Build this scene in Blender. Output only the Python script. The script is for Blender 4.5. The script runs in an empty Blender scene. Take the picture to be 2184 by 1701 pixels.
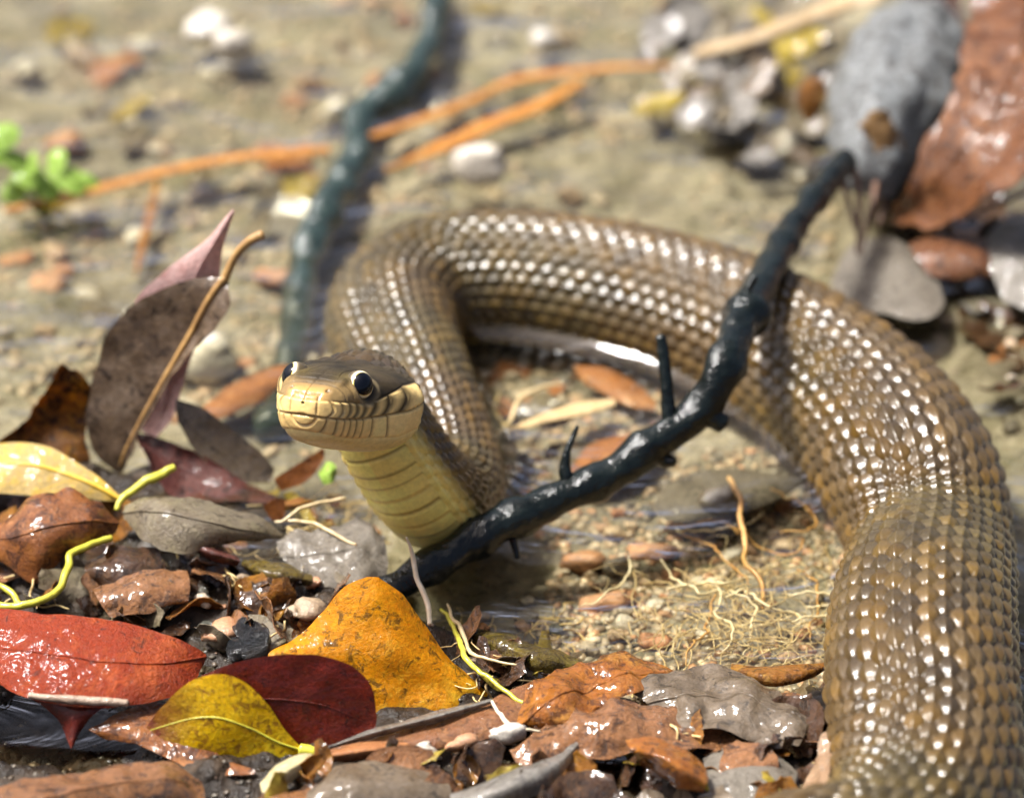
import bpy, math, random
import numpy as np
from mathutils import Vector, Matrix

# ------------------------------------------------------------------ scene, camera, world, sun
scn = bpy.context.scene
COL = scn.collection
CM = 0.01                                    # everything below is written in centimetres
PITCH = math.radians(32.0)
CAM = np.array([0.0, -63.0, 39.4])
FW, DEPTH = 20.0, 65.0                       # frame is 20 cm wide at the head's distance of 65 cm
PW, PH = 2184.0, 1701.0                      # pixel frame used for laying things out
cam_d = bpy.data.cameras.new('camera'); cam = bpy.data.objects.new('camera', cam_d); COL.objects.link(cam)
cam.location = CAM * CM
cam.rotation_euler = (math.pi / 2 - PITCH, 0, 0)
cam_d.sensor_width = 36; cam_d.lens = 36 * DEPTH / FW
cam_d.clip_start = 0.01; cam_d.clip_end = 2000
cam_d.dof.use_dof = True; cam_d.dof.focus_distance = 0.652; cam_d.dof.aperture_fstop = 9.0
cam_d.dof.aperture_blades = 8
scn.camera = cam

SUN = np.array([-0.45, 0.12, 0.88]); SUN /= np.linalg.norm(SUN)
world = bpy.data.worlds.new('World'); scn.world = world; world.use_nodes = True
wn = world.node_tree; wn.nodes.clear()
sky = wn.nodes.new('ShaderNodeTexSky'); sky.sky_type = 'NISHITA'; sky.sun_disc = False
sky.sun_elevation = math.asin(SUN[2]); sky.sun_rotation = math.atan2(SUN[0], SUN[1])
sky.air_density = 0.5; sky.dust_density = 6.0; sky.ozone_density = 0.3
bg = wn.nodes.new('ShaderNodeBackground'); bg.inputs[1].default_value = 0.105
wo = wn.nodes.new('ShaderNodeOutputWorld')
wn.links.new(sky.outputs[0], bg.inputs[0]); wn.links.new(bg.outputs[0], wo.inputs[0])
sl = bpy.data.lights.new('sun', 'SUN'); sl.energy = 4.7; sl.angle = math.radians(11); sl.color = (1.0, 0.985, 0.96)
so = bpy.data.objects.new('sun', sl); COL.objects.link(so)
so.rotation_euler = Vector(SUN).to_track_quat('Z', 'Y').to_euler()
vs = scn.view_settings
vs.view_transform = 'Standard'; vs.look = 'None'; vs.exposure = 0.9; vs.gamma = 1.0; vs.use_curve_mapping = False
scn.render.engine = 'CYCLES'
scn.cycles.max_bounces = 5; scn.cycles.transparent_max_bounces = 8; scn.cycles.use_adaptive_sampling = True; scn.cycles.adaptive_threshold = 0.02
scn.cycles.caustics_reflective = False; scn.cycles.caustics_refractive = False
scn.cycles.sample_clamp_indirect = 4.0

R = random.Random(7); NR = np.random.RandomState(11)

# ------------------------------------------------------------------ pixel -> place
FWD = np.array([0, math.cos(PITCH), -math.sin(PITCH)]); UPV = np.array([0, math.sin(PITCH), math.cos(PITCH)])
RT = np.array([1.0, 0, 0]); K = FW / DEPTH / PW
def ray(x, y): return FWD + RT * ((x - PW / 2) * K) + UPV * ((PH / 2 - y) * K)
def P(x, y, z=0.0):                          # point at height z (cm above the water) seen at pixel x, y
    d = ray(x, y); return CAM + d * ((z - CAM[2]) / d[2])
def V(x, y, gy):                             # point above the ground row gy (upright plane through that row)
    d = ray(x, y); Y = P(x, gy, 0)[1]; return CAM + d * ((Y - CAM[1]) / d[1])
def D(x, y, dep): return CAM + ray(x, y) * dep
def px(p):                                   # arrays of points -> pixel coordinates
    q = np.asarray(p, float) - CAM; dz = q @ FWD
    return PW / 2 + (q @ RT) / dz / K, PH / 2 - (q @ UPV) / dz / K
def A(p): return p if isinstance(p, np.ndarray) else P(*p)

# ------------------------------------------------------------------ numpy noise
def _h(ix, iy, iz, seed):
    n = (ix * 374761393 + iy * 668265263 + iz * 2147483647 + seed * 974634533) & 0xFFFFFFFF
    n = ((n ^ (n >> 13)) * 1274126177) & 0xFFFFFFFF
    return ((n ^ (n >> 16)) & 0xFFFF) / 65535.0 * 2 - 1
def noise(p, seed=0):
    p = np.asarray(p, float); f = np.floor(p).astype(np.int64); w = p - f; w = w * w * (3 - 2 * w)
    o = 0
    for dx in (0, 1):
        for dy in (0, 1):
            for dz in (0, 1):
                o = o + _h(f[..., 0] + dx, f[..., 1] + dy, f[..., 2] + dz, seed) * \
                    (w[..., 0] if dx else 1 - w[..., 0]) * (w[..., 1] if dy else 1 - w[..., 1]) * (w[..., 2] if dz else 1 - w[..., 2])
    return o
def fbm(p, oct=4, seed=0):
    o = 0; a = 1.0; p = np.asarray(p, float)
    for i in range(oct): o = o + a * noise(p * 2 ** i + 17.3 * i, seed + i); a *= .5
    return o
def sstep(a, b, x):
    t = np.clip((np.asarray(x, float) - a) / (b - a), 0, 1); return t * t * (3 - 2 * t)

# ------------------------------------------------------------------ curves and meshes
def spline(pts, n, smooth=0):
    p = np.array([A(q) for q in pts], float)
    if len(p) == 2: p = np.array([p[0], (p[0] + p[1]) / 2, p[1]])
    k = np.r_[0, np.cumsum(np.sqrt(np.linalg.norm(np.diff(p, axis=0), axis=1)) + 1e-9)]
    # natural-ish Catmull-Rom by finite difference tangents
    m = np.gradient(p, k, axis=0)
    t = np.linspace(0, k[-1], max(n * 4, 200)); i = np.clip(np.searchsorted(k, t, 'right') - 1, 0, len(p) - 2)
    h = (k[i + 1] - k[i])[:, None]; u = ((t - k[i])[:, None]) / h
    c = (2*u**3 - 3*u**2 + 1)*p[i] + (u**3 - 2*u**2 + u)*h*m[i] + (-2*u**3 + 3*u**2)*p[i+1] + (u**3 - u**2)*h*m[i+1]
    s = np.r_[0, np.cumsum(np.linalg.norm(np.diff(c, axis=0), axis=1))]
    g = np.linspace(0, s[-1], n)
    o = np.stack([np.interp(g, s, c[:, j]) for j in range(3)], 1)
    return o
def grid_faces(nu, nv, wrap=False, off=0):
    i = np.arange(nu - 1)[:, None]; j = np.arange(nv if wrap else nv - 1)[None, :]; j2 = (j + 1) % nv
    a = i * nv + j; b = i * nv + j2; c = (i + 1) * nv + j2; d = (i + 1) * nv + j
    return np.stack([a, b, c, d], -1).reshape(-1, 4) + off
def new_mesh(name, v, f, mat=None, smooth=True, uv=None, col=None):
    me = bpy.data.meshes.new(name); v = np.asarray(v, np.float32)
    if isinstance(f, np.ndarray):
        nf, k = f.shape
        me.vertices.add(len(v)); me.vertices.foreach_set('co', v.ravel())
        me.loops.add(nf * k); me.polygons.add(nf)
        me.loops.foreach_set('vertex_index', f.ravel().astype(np.int32))
        me.polygons.foreach_set('loop_start', np.arange(0, nf * k, k, dtype=np.int32))
        me.update(calc_edges=True)
    else:
        me.from_pydata([tuple(map(float, q)) for q in v], [], f); me.update()
    me.polygons.foreach_set('use_smooth', [smooth] * len(me.polygons))
    if uv is not None:
        li = np.zeros(len(me.loops), np.int32); me.loops.foreach_get('vertex_index', li)
        me.uv_layers.new(name='UVMap').data.foreach_set('uv', np.asarray(uv, np.float32)[li].ravel())
    if col is not None:
        a = me.color_attributes.new('Col', 'FLOAT_COLOR', 'POINT')
        a.data.foreach_set('color', (col if col.shape[1] == 4 else np.c_[col, np.ones(len(col))]).astype(np.float32).ravel())
    if mat: me.materials.append(mat)
    return me
def tag(o, label=None, cat=None, group=None, kind=None):
    if label: o['label'] = label
    if cat: o['category'] = cat
    if group: o['group'] = group
    if kind: o['kind'] = kind
    return o
def empty(name, org):
    o = bpy.data.objects.new(name, None); o.empty_display_size = .01; COL.objects.link(o); o.location = np.asarray(org) * CM
    o['org'] = [float(q) for q in org]; return o
def build(name, v, f, mat, parent=None, org=None, **kw):
    v = np.asarray(v, float)
    if org is None:
        org = np.array(parent['org']) if parent is not None else np.r_[(v.min(0) + v.max(0))[:2] / 2, v[:, 2].min()]
    o = bpy.data.objects.new(name, new_mesh(name, (v - org) * CM, f, mat, **kw)); COL.objects.link(o)
    o['org'] = [float(q) for q in org]
    if parent is not None:
        o.parent = parent; o.location = (np.asarray(org) - np.array(parent['org'])) * CM
    else: o.location = np.asarray(org) * CM
    return o
def frames(c, ref=None):
    t = np.gradient(c, axis=0); t /= np.linalg.norm(t, axis=1)[:, None] + 1e-12
    n = np.zeros_like(t); r = np.array([0, 0, 1.0]) if ref is None else np.asarray(ref, float)
    if abs(t[0] @ r) > .95: r = np.array([1.0, 0, 0])
    v = r - (r @ t[0]) * t[0]; n[0] = v / np.linalg.norm(v)
    for i in range(1, len(c)):
        v = n[i-1] - (n[i-1] @ t[i]) * t[i]; n[i] = v / (np.linalg.norm(v) + 1e-12)
    return t, n, np.cross(t, n)
def tube_geo(pts, rad, n=40, seg=10, rough=0.0, rs=2.0, seed=0, flat=1.0, is_curve=False):
    c = np.asarray(pts) if is_curve else spline(pts, n)
    n = len(c); t, nn, b = frames(c)
    r = np.interp(np.linspace(0, 1, n), np.linspace(0, 1, len(rad)), rad) if np.ndim(rad) else np.full(n, rad)
    a = np.linspace(0, 2 * np.pi, seg, endpoint=False)
    d = nn[:, None] * (np.cos(a)[None, :, None] * flat) + b[:, None] * np.sin(a)[None, :, None]
    v = c[:, None] + d * r[:, None, None]
    if rough: v = v + d * (fbm(v * rs, 3, seed) * rough)[..., None] * np.minimum(1, r / (r.max()))[:, None, None]
    v = v.reshape(-1, 3)
    f = grid_faces(n, seg, True)
    v = np.r_[v, [c[0] - t[0] * r[0] * .4], [c[-1] + t[-1] * r[-1] * .4]]
    k = np.arange(seg); k2 = (k + 1) % seg; e = n * seg; l = (n - 1) * seg
    cap = np.r_[np.stack([k2, k, np.full(seg, e), np.full(seg, e)], 1), np.stack([l + k, l + k2, np.full(seg, e + 1), np.full(seg, e + 1)], 1)]
    faces = [tuple(q) for q in f] + [tuple(q[:3]) for q in cap]
    return v, faces
def tube(name, pts, rad, mat, parent=None, **kw):
    v, f = tube_geo(pts, rad, **kw); return build(name, v, f, mat, parent)

# ------------------------------------------------------------------ materials
class NT:
    def __init__(s, name):
        s.m = bpy.data.materials.new(name); s.m.use_nodes = True; s.t = s.m.node_tree; s.t.nodes.clear()
        s.out = s.n('ShaderNodeOutputMaterial'); s.co = None
    def n(s, ty, **kw):
        o = s.t.nodes.new(ty)
        for k, v in kw.items(): setattr(o, k, v)
        return o
    def set(s, sock, v):
        if v is None: return
        if isinstance(v, bpy.types.NodeSocket): s.t.links.new(v, sock)
        else:
            if isinstance(v, tuple) and len(v) == 3 and sock.type == 'RGBA': v = (*v, 1)
            sock.default_value = v
    def obj(s, scale=100.0, sc3=None):         # object coordinates in centimetres
        tc = s.n('ShaderNodeTexCoord'); mp = s.n('ShaderNodeMapping')
        s.t.links.new(tc.outputs['Object'], mp.inputs[0]); mp.inputs['Scale'].default_value = sc3 or (scale,) * 3
        return mp.outputs[0]
    def geo(s, sc3=(100, 100, 100)):
        tc = s.n('ShaderNodeNewGeometry'); mp = s.n('ShaderNodeMapping')
        s.t.links.new(tc.outputs['Position'], mp.inputs[0]); mp.inputs['Scale'].default_value = sc3
        return mp.outputs[0]
    def uv(s):
        return s.n('ShaderNodeUVMap').outputs[0]
    def noise(s, vec, scale, detail=4, rough=.55, dist=0.0):
        o = s.n('ShaderNodeTexNoise'); s.set(o.inputs['Vector'], vec); o.inputs['Scale'].default_value = scale
        o.inputs['Detail'].default_value = detail; o.inputs['Roughness'].default_value = rough; o.inputs['Distortion'].default_value = dist
        return o.outputs[0]
    def vor(s, vec, scale, feature='F1', out=0, rand=1.0):
        o = s.n('ShaderNodeTexVoronoi', feature=feature); s.set(o.inputs['Vector'], vec); o.inputs['Scale'].default_value = scale
        o.inputs['Randomness'].default_value = rand
        return o.outputs[out]
    def ramp(s, fac, stops, interp='LINEAR'):
        o = s.n('ShaderNodeValToRGB'); s.set(o.inputs[0], fac); o.color_ramp.interpolation = interp
        e = o.color_ramp.elements
        while len(e) < len(stops): e.new(.5)
        for q, (p, c) in zip(e, stops):
            q.position = p; q.color = (*c, 1) if isinstance(c, tuple) else (c, c, c, 1)
        return o.outputs[0]
    def mix(s, f, a, b, mode='MIX'):
        o = s.n('ShaderNodeMix', data_type='RGBA', blend_type=mode); s.set(o.inputs[0], f); s.set(o.inputs[6], a); s.set(o.inputs[7], b)
        return o.outputs[2]
    def math(s, op, a, b=0.0, c=0.0):
        o = s.n('ShaderNodeMath', operation=op); s.set(o.inputs[0], a); s.set(o.inputs[1], b); s.set(o.inputs[2], c); return o.outputs[0]
    def bump(s, h, strength=.5, dist=.0005, nrm=None):
        o = s.n('ShaderNodeBump'); s.set(o.inputs['Height'], h); o.inputs['Strength'].default_value = strength
        o.inputs['Distance'].default_value = dist; s.set(o.inputs['Normal'], nrm); return o.outputs[0]
    def pbr(s, col, rough=.5, nrm=None, coat=0.0, spec=.5, coatr=.1, cn=None, **kw):
        o = s.n('ShaderNodeBsdfPrincipled'); s.set(o.inputs['Base Color'], col); s.set(o.inputs['Roughness'], rough)
        s.set(o.inputs['Normal'], nrm); s.set(o.inputs['Coat Weight'], coat); s.set(o.inputs['Coat Roughness'], coatr)
        s.set(o.inputs['Specular IOR Level'], spec); s.set(o.inputs['Coat Normal'], cn or nrm)
        for k, v in kw.items(): s.set(o.inputs[k.replace('_', ' ')], v)
        return o.outputs[0]
    def end(s, sh): s.t.links.new(sh, s.out.inputs[0]); return s.m
    def smix(s, f, a, b):
        o = s.n('ShaderNodeMixShader'); s.set(o.inputs[0], f); s.t.links.new(a, o.inputs[1]); s.t.links.new(b, o.inputs[2]); return o.outputs[0]

def leaf_mat(name, c1, c2, c3=None, spot=None, spot_amt=.35, vein=None, vein_n=9, vein_s=.35, trans=.25, tcol=None, rough=.3,
             coat=.5, scale=1.0, bump=.5, ugrad=None, dirt=None, film=0.0):
    t = NT(name); o = t.obj(); uv = t.uv()
    n1 = t.noise(o, .9 * scale, 5, .6, .4); n2 = t.noise(o, 4.5 * scale, 4, .65)
    nn = t.math('ADD', t.math('MULTIPLY', n1, .65), t.math('MULTIPLY', n2, .35))
    col = t.ramp(nn, [(.34, c1), (.5, c2), (.66, c3 or c1)])
    sep = t.n('ShaderNodeSeparateXYZ'); t.t.links.new(uv, sep.inputs[0]); u, v = sep.outputs[0], sep.outputs[1]
    if ugrad:                                        # second colour towards the tip
        g = t.math('ADD', u, t.math('MULTIPLY', t.math('SUBTRACT', n1, .5), .5))
        gf = t.ramp(g, [(ugrad[0], 0.0), (ugrad[1], 1.0)])
        col = t.mix(gf, col, ugrad[2])
    if spot:
        sp = t.noise(o, 3.2 * scale, 6, .75, .8)
        sf = t.ramp(sp, [(.60 - spot_amt * .25, 0.0), (.68 - spot_amt * .25, 1.0)])
        col = t.mix(t.math('MULTIPLY', sf, .85), col, spot)
        s2 = t.vor(o, 3.0 * scale); sf2 = t.ramp(s2, [(.05, 1.0), (.12, 0.0)])
        col = t.mix(t.math('MULTIPLY', sf2, .7), col, spot)
    # side veins: chevrons in leaf coordinates; fine net between them
    av = t.math('ABSOLUTE', t.math('SUBTRACT', v, .5))
    w = t.math('FRACT', t.math('MULTIPLY', t.math('SUBTRACT', u, t.math('MULTIPLY', av, .55)), float(vein_n)))
    w = t.math('FRACT', t.math('ADD', w, t.math('MULTIPLY', t.noise(o, 1.3, 3, .6), .55)))
    ve = t.math('MULTIPLY', t.ramp(t.math('ABSOLUTE', t.math('SUBTRACT', w, .5)), [(0.0, 1.0), (.07, 0.0)]), t.ramp(t.noise(o, 1.9, 3, .6), [(.40, 0.0), (.60, 1.0)]))
    net = t.vor(o, 7.0, 'DISTANCE_TO_EDGE'); nf = t.ramp(net, [(0.0, 1.0), (.06, 0.0)])
    if vein is not None:
        col = t.mix(t.math('MULTIPLY', ve, vein_s), col, vein)
        col = t.mix(t.math('MULTIPLY', nf, vein_s * .25), col, vein)
    if dirt:
        df = t.ramp(t.noise(o, 1.6, 6, .7, .6), [(.54, 0.0), (.63, 1.0)])
        col = t.mix(t.math('MULTIPLY', df, .8), col, dirt)
    h = t.math('ADD', t.math('MULTIPLY', n2, .6), t.math('ADD', t.math('MULTIPLY', ve, .10), t.math('MULTIPLY', nf, .03)))
    h = t.math('ADD', h, t.math('MULTIPLY', t.noise(o, 15, 4, .7), .75))
    col = t.mix(1.0, col, t.ramp(t.noise(o, 11, 5, .7), [(.32, .78), (.68, 1.18)]), 'MULTIPLY')
    nb = t.bump(h, bump, .0011)
    rr = t.ramp(t.noise(o, 2.3, 4, .6), [(.35, max(.06, rough - .16)), (.7, rough + .12)])
    cn = t.bump(t.noise(o, 2.6, 3, .5, .4), .55, .0022)
    sh = t.pbr(col, rr, nb, min(1.0, coat * 1.0), .2, .06, cn)
    tr = t.n('ShaderNodeBsdfTranslucent'); t.set(tr.inputs[0], t.mix(1.0, col, tcol or (1.0, .85, .5), 'MULTIPLY') if tcol else col)
    t.set(tr.inputs[1], nb)
    return t.end(t.smix(trans, sh, tr.outputs[0]))

def plain_mat(name, c1, c2, rough=.4, coat=.3, scale=3.0, bump=.4, bscale=8.0, bdist=.0006, spec=.5, rand=0.0):
    t = NT(name); o = t.obj()
    n = t.noise(o, scale, 5, .6, .3)
    col = t.ramp(n, [(.35, c1), (.65, c2)])
    if rand:
        oi = t.n('ShaderNodeObjectInfo')
        col = t.mix(1.0, col, t.ramp(oi.outputs['Random'], [(0, 1 - rand), (1, 1 + rand)]), 'MULTIPLY')
    nb = t.bump(t.noise(o, bscale, 5, .6), bump, bdist)
    return t.end(t.pbr(col, rough, nb, coat, spec, .08))

def pebble_mat(name, stops, rough=.35, coat=.3):
    t = NT(name); o = t.obj(); oi = t.n('ShaderNodeObjectInfo')
    base = t.ramp(oi.outputs['Random'], stops)
    n = t.noise(o, 3.0, 6, .7, .5)
    col = t.mix(1.0, base, t.ramp(n, [(.3, .55), (.7, 1.25)]), 'MULTIPLY')
    nb = t.bump(t.noise(o, 7.0, 5, .65), .45, .0008)
    return t.end(t.pbr(col, rough, nb, coat, .5, .1))

M = {}
# snake skin: pigment is stored per point in 'Col'
t = NT('snake_skin'); a = t.n('ShaderNodeAttribute', attribute_name='Col'); o = t.obj()
g = t.noise(o, 9.0, 5, .65); colr = t.mix(1.0, a.outputs[0], t.ramp(g, [(.3, .85), (.7, 1.12)]), 'MULTIPLY')
nb = t.bump(t.noise(o, 30.0, 3, .6), .22, .00025)
rr = t.math('ADD', t.ramp(t.noise(o, 1.4, 3, .5), [(.35, .34), (.7, .46)]), t.math('MULTIPLY', t.math('SUBTRACT', 1.0, a.outputs['Alpha']), .1))
M['skin'] = t.end(t.pbr(colr, rr, nb, t.math('MULTIPLY', a.outputs['Alpha'], .85), .2, .13))
t = NT('snake_eye'); a = t.n('ShaderNodeAttribute', attribute_name='Col')
M['eye'] = t.end(t.pbr(a.outputs[0], .12, None, .2, .5, .02))
t = NT('snake_pupil'); M['pupil'] = t.end(t.pbr((.002, .003, .006), .04, None, 0.0, .35, .02))

# ------------------------------------------------------------------ stream bed and water
def poly(pts): return np.array([q[:2] if len(q) == 2 and isinstance(q, tuple) and False else (P(*q)[:2]) for q in pts])
LEFT_BANK = np.r_[poly([(-300, 905), (60, 930), (330, 975), (560, 1030), (690, 1075), (790, 1160), (850, 1265), (960, 1330), (1060, 1395),
                        (1250, 1440), (1480, 1455), (1680, 1470), (1860, 1530), (2020, 1640), (2400, 1730)]), [[60, -20], [600, -200], [600, -900], [-900, -900], [-900, -8], [-60, -4]]]
RIGHT_BANK = np.r_[poly([(1790, 60), (1800, 300), (1850, 480), (2000, 640), (2120, 800), (2250, 1000), (2500, 1300)]), [[60, -12], [800, -60], [900, 900], [60, 60]]]
def sdist(q, pg):                              # signed distance to a polygon, positive inside
    q = np.asarray(q, float); d = np.full(len(q), 1e9); ins = np.zeros(len(q), bool)
    for i in range(len(pg)):
        a, b = pg[i - 1], pg[i]; e = b - a; w = q - a
        h = np.clip((w @ e) / (e @ e + 1e-12), 0, 1); d = np.minimum(d, np.linalg.norm(w - h[:, None] * e, axis=1))
        c = ((a[1] > q[:, 1]) != (b[1] > q[:, 1])) & (q[:, 0] < (b[0] - a[0]) * (q[:, 1] - a[1]) / (b[1] - a[1] + 1e-12) + a[0]); ins ^= c
    return np.where(ins, d, -d)
def bank_mask(xy):
    l = sstep(-.7, .9, sdist(xy, LEFT_BANK) + .5 * noise(np.c_[xy * .8, np.zeros(len(xy))], 3))
    r = sstep(-1.0, 1.4, sdist(xy, RIGHT_BANK) + .6 * noise(np.c_[xy * .6, np.ones(len(xy))], 4))
    return l, r
HOLLOWS = [(P(70, 1560), 1.3, .9, .85), (P(400, 1175), 1.0, .5, .5), (P(2080, 500), 2.2, 1.0, .5)]
def bed_z(xy):
    xy = np.atleast_2d(np.asarray(xy, float)); l, r = bank_mask(xy)
    p3 = np.c_[xy, np.zeros(len(xy))]
    near = np.exp(-np.maximum(0, np.linalg.norm(xy, axis=1) - 40) / 60)
    base = -.78 + .20 * fbm(p3 * .22, 3, 5) * near + .11 * fbm(p3 * .9, 3, 6) * near
    wet = .035 * fbm(p3 * 3.2, 3, 7) * near
    lumps = np.abs(fbm(p3 * 1.1, 4, 8)) * .30 * near
    b = np.maximum(l, r * .85)
    hol = sum(d_ * np.exp(-((xy[:, 0] - c_[0]) / sx) ** 2 - ((xy[:, 1] - c_[1]) / sy) ** 2) for c_, sx, sy, d_ in HOLLOWS)
    return base + wet + b * (.80 + lumps * .8 - .06) - hol
def axis_pts(lo, hi, step, far):
    c = np.arange(lo, hi + 1e-6, step); g = step * 1.18 ** np.arange(1, 60); e = np.cumsum(g); e = e[e < far]; e = np.r_[e, far]
    return np.r_[lo - e[::-1], c, hi + e]
def sheet(xs, ys):
    X, Y = np.meshgrid(xs, ys, indexing='ij'); return np.c_[X.ravel(), Y.ravel()], grid_faces(len(xs), len(ys))[:, ::-1]
gx, gy_ = axis_pts(-20, 20, .1, 20000), axis_pts(-20, 30, .1, 20000)
xy, f = sheet(gx, gy_); zb = bed_z(xy); l, r = bank_mask(xy)
t = NT('stream_bed_silt'); o = t.geo(); a = t.n('ShaderNodeAttribute', attribute_name='Col')
n1 = t.noise(o, .35, 5, .6, .5); n2 = t.noise(o, 1.8, 6, .7, .3); n3 = t.noise(o, 9.0, 4, .7)
silt = t.ramp(t.math('ADD', t.math('MULTIPLY', n1, .5), t.math('MULTIPLY', n2, .5)),
              [(.34, (.070, .062, .044)), (.44, (.180, .158, .115)), (.53, (.30, .268, .205)), (.64, (.50, .46, .38))])
silt = t.mix(1.0, silt, t.ramp(n3, [(.3, .62), (.7, 1.22)]), 'MULTIPLY')
alg = t.ramp(t.noise(o, .55, 5, .65, .8), [(.48, 0.0), (.64, .55)])
silt = t.mix(alg, silt, (.13, .125, .065))
mud = t.ramp(n2, [(.3, (.006, .0045, .003)), (.52, (.022, .014, .008)), (.72, (.070, .045, .026))])
col = t.mix(a.outputs[0], silt, mud)
gr = t.ramp(t.n('ShaderNodeSeparateColor').outputs[1], [(0, 0.0), (1, 1.0)])
sc = [q for q in t.t.nodes if q.bl_idname == 'ShaderNodeSeparateColor'][0]; t.t.links.new(a.outputs[0], sc.inputs[0])
col = t.mix(sc.outputs[0], silt, mud)
gm = t.ramp(n2, [(.3, (.07, .06, .047)), (.55, (.165, .14, .108)), (.75, (.26, .225, .175))])
col = t.mix(sc.outputs[1], col, gm)
pe = t.vor(o, 3.5); h = t.math('ADD', t.math('MULTIPLY', n3, .6), t.math('MULTIPLY', t.ramp(pe, [(0, 1.0), (.6, 0.0)]), .5))
nb = t.bump(h, .7, .0014)
wetc = t.math('MULTIPLY', sc.outputs[0], .12)
M['bed'] = t.end(t.pbr(col, t.ramp(n2, [(.35, .12), (.6, .6)]), nb, wetc, .22, .10))
ZG = zb.reshape(len(gx), len(gy_))
bed = build('stream_bed', np.c_[xy, zb], f, M['bed'], org=(0, 0, 0), col=np.c_[l, r, np.zeros(len(l))]); tag(bed, 'shallow silty stream bed with muddy wet banks', kind='structure')

# ------------------------------------------------------------------ the snake's line
yaw, pit = math.radians(22), math.radians(27)
HF = np.array([-math.sin(yaw) * math.cos(pit), -math.cos(yaw) * math.cos(pit), math.sin(pit)])
HL = np.cross([0, 0, 1.0], HF); HL /= np.linalg.norm(HL)
HU = np.cross(HF, HL)
roll = math.radians(4); HL, HU = HL * math.cos(roll) + HU * math.sin(roll), HU * math.cos(roll) - HL * math.sin(roll)
EYE_S, EYE_Y, EYE_Z = 1.10, .61, .30
eyemid = D(698, 818, 64.6)
SNOUT = eyemid - HU * EYE_Z + HF * EYE_S
ctrl = [SNOUT, SNOUT - HF * 1.0, SNOUT - HF * 2.0, SNOUT - HF * 2.7]
J = ctrl[-1]
ctrl += [np.array([-2.86, -5.95, 3.55]), np.array([-2.42, -5.98, 2.6]), np.array([-1.95, -5.85, 1.65]), np.array([-1.58, -5.3, .85]), np.array([-1.36, -4.1, .50])]
rad_c = [0, .9, 1.0, .98, .95, 1.0, 1.06, 1.12, 1.16]
for (x, y, z, r_) in [(895, 850, .70, 1.25), (848, 740, .66, 1.42), (842, 668, .66, 1.50), (915, 608, .66, 1.53), (1080, 594, .66, 1.55), (1285, 620, .68, 1.6), (1470, 668, .7, 1.66),
                      (1655, 748, .75, 1.74), (1835, 880, .78, 1.82), (1945, 1030, .78, 1.84), (1985, 1175, .48, 1.62), (1968, 1320, 1.0, 1.78), (1966, 1480, 1.08, 1.78),
                      (1978, 1630, .85, 1.72), (1950, 1760, .70, 1.66), (1850, 1850, .8, 1.6), (1690, 1880, .9, 1.5), (1560, 1960, .9, 1.4), (1500, 2100, .9, 1.2), (1300, 2250, .8, .9)]:
    ctrl.append(P(x, y, z)); rad_c.append(r_)
ctrl = np.array(ctrl)
NS = 1500
line = spline(list(ctrl), 6000)
seg = np.r_[0, np.cumsum(np.linalg.norm(np.diff(line, axis=0), axis=1))]
cs = np.array([seg[np.argmin(np.linalg.norm(line - q, axis=1))] for q in ctrl])
TOT = seg[-1]
def at_s(s): return np.stack([np.interp(s, seg, line[:, j]) for j in range(3)], -1)
rad_s = np.interp(seg, cs, rad_c); k = np.ones(151) / 151
rad_s = np.convolve(np.r_[np.full(75, rad_s[0]), rad_s, np.full(75, rad_s[-1])], k, 'valid')

# water follows the snake's sides with a small meniscus
wx, wy = axis_pts(-16, 16, .08, 20000), axis_pts(-18, 30, .1, 20000)
xy, f = sheet(wx, wy)
ground_line = line[seg > 7.5][::25]; gl_r = rad_s[seg > 7.5][::25]
dmin = np.full(len(xy), 9.0)
sel = (np.abs(xy[:, 0]) < 18) & (np.abs(xy[:, 1]) < 30)
q = xy[sel]; dm = np.full(len(q), 9.0)
for c, rr_ in zip(ground_line, gl_r):
    hw = math.sqrt(max(.01, rr_ ** 2 - c[2] ** 2)); dm = np.minimum(dm, np.hypot(q[:, 0] - c[0], q[:, 1] - c[1]) - hw)
dmin[sel] = dm
zw = .46 * np.exp(-np.maximum(dmin - .06, 0) / .50)
nz = np.exp(-np.maximum(0, np.linalg.norm(xy, axis=1) - 40) / 40)
zw += .012 * fbm(np.c_[xy * np.array([.45, .9]), np.zeros(len(xy))], 3, 21) * nz
t = NT('stream_water'); o = t.geo((55, 120, 100))
b1 = t.bump(t.noise(o, .42, 4, .55, .8), .9, .0062)
b2 = t.bump(t.noise(o, 2.2, 2, .5, .3), .16, .0006, b1)
rif = t.ramp(t.noise(t.geo(), .10, 3, .55), [(.52, 0.0), (.66, 1.0)])          # riffles where the stream runs quicker
b2 = t.bump(t.math('MULTIPLY', t.noise(o, .9, 3, .6, .6), rif), .9, .0045, b2)
fr = t.n('ShaderNodeFresnel'); fr.inputs[0].default_value = 1.33; t.set(fr.inputs[1], b2)
tp = t.n('ShaderNodeBsdfTransparent'); t.set(tp.inputs[0], (.87, .85, .74))
gl = t.n('ShaderNodeBsdfGlossy'); t.set(gl.inputs[0], (1.0, 1.0, 1.0)); t.set(gl.inputs[1], .06); t.set(gl.inputs[2], b2)
M['water'] = t.end(t.smix(fr.outputs[0], tp.outputs[0], gl.outputs[0]))
wat = build('stream_water', np.c_[xy, zw], f, M['water'], org=(0, 0, 0)); tag(wat, 'clear shallow stream water with faint ripples', kind='structure')

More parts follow.
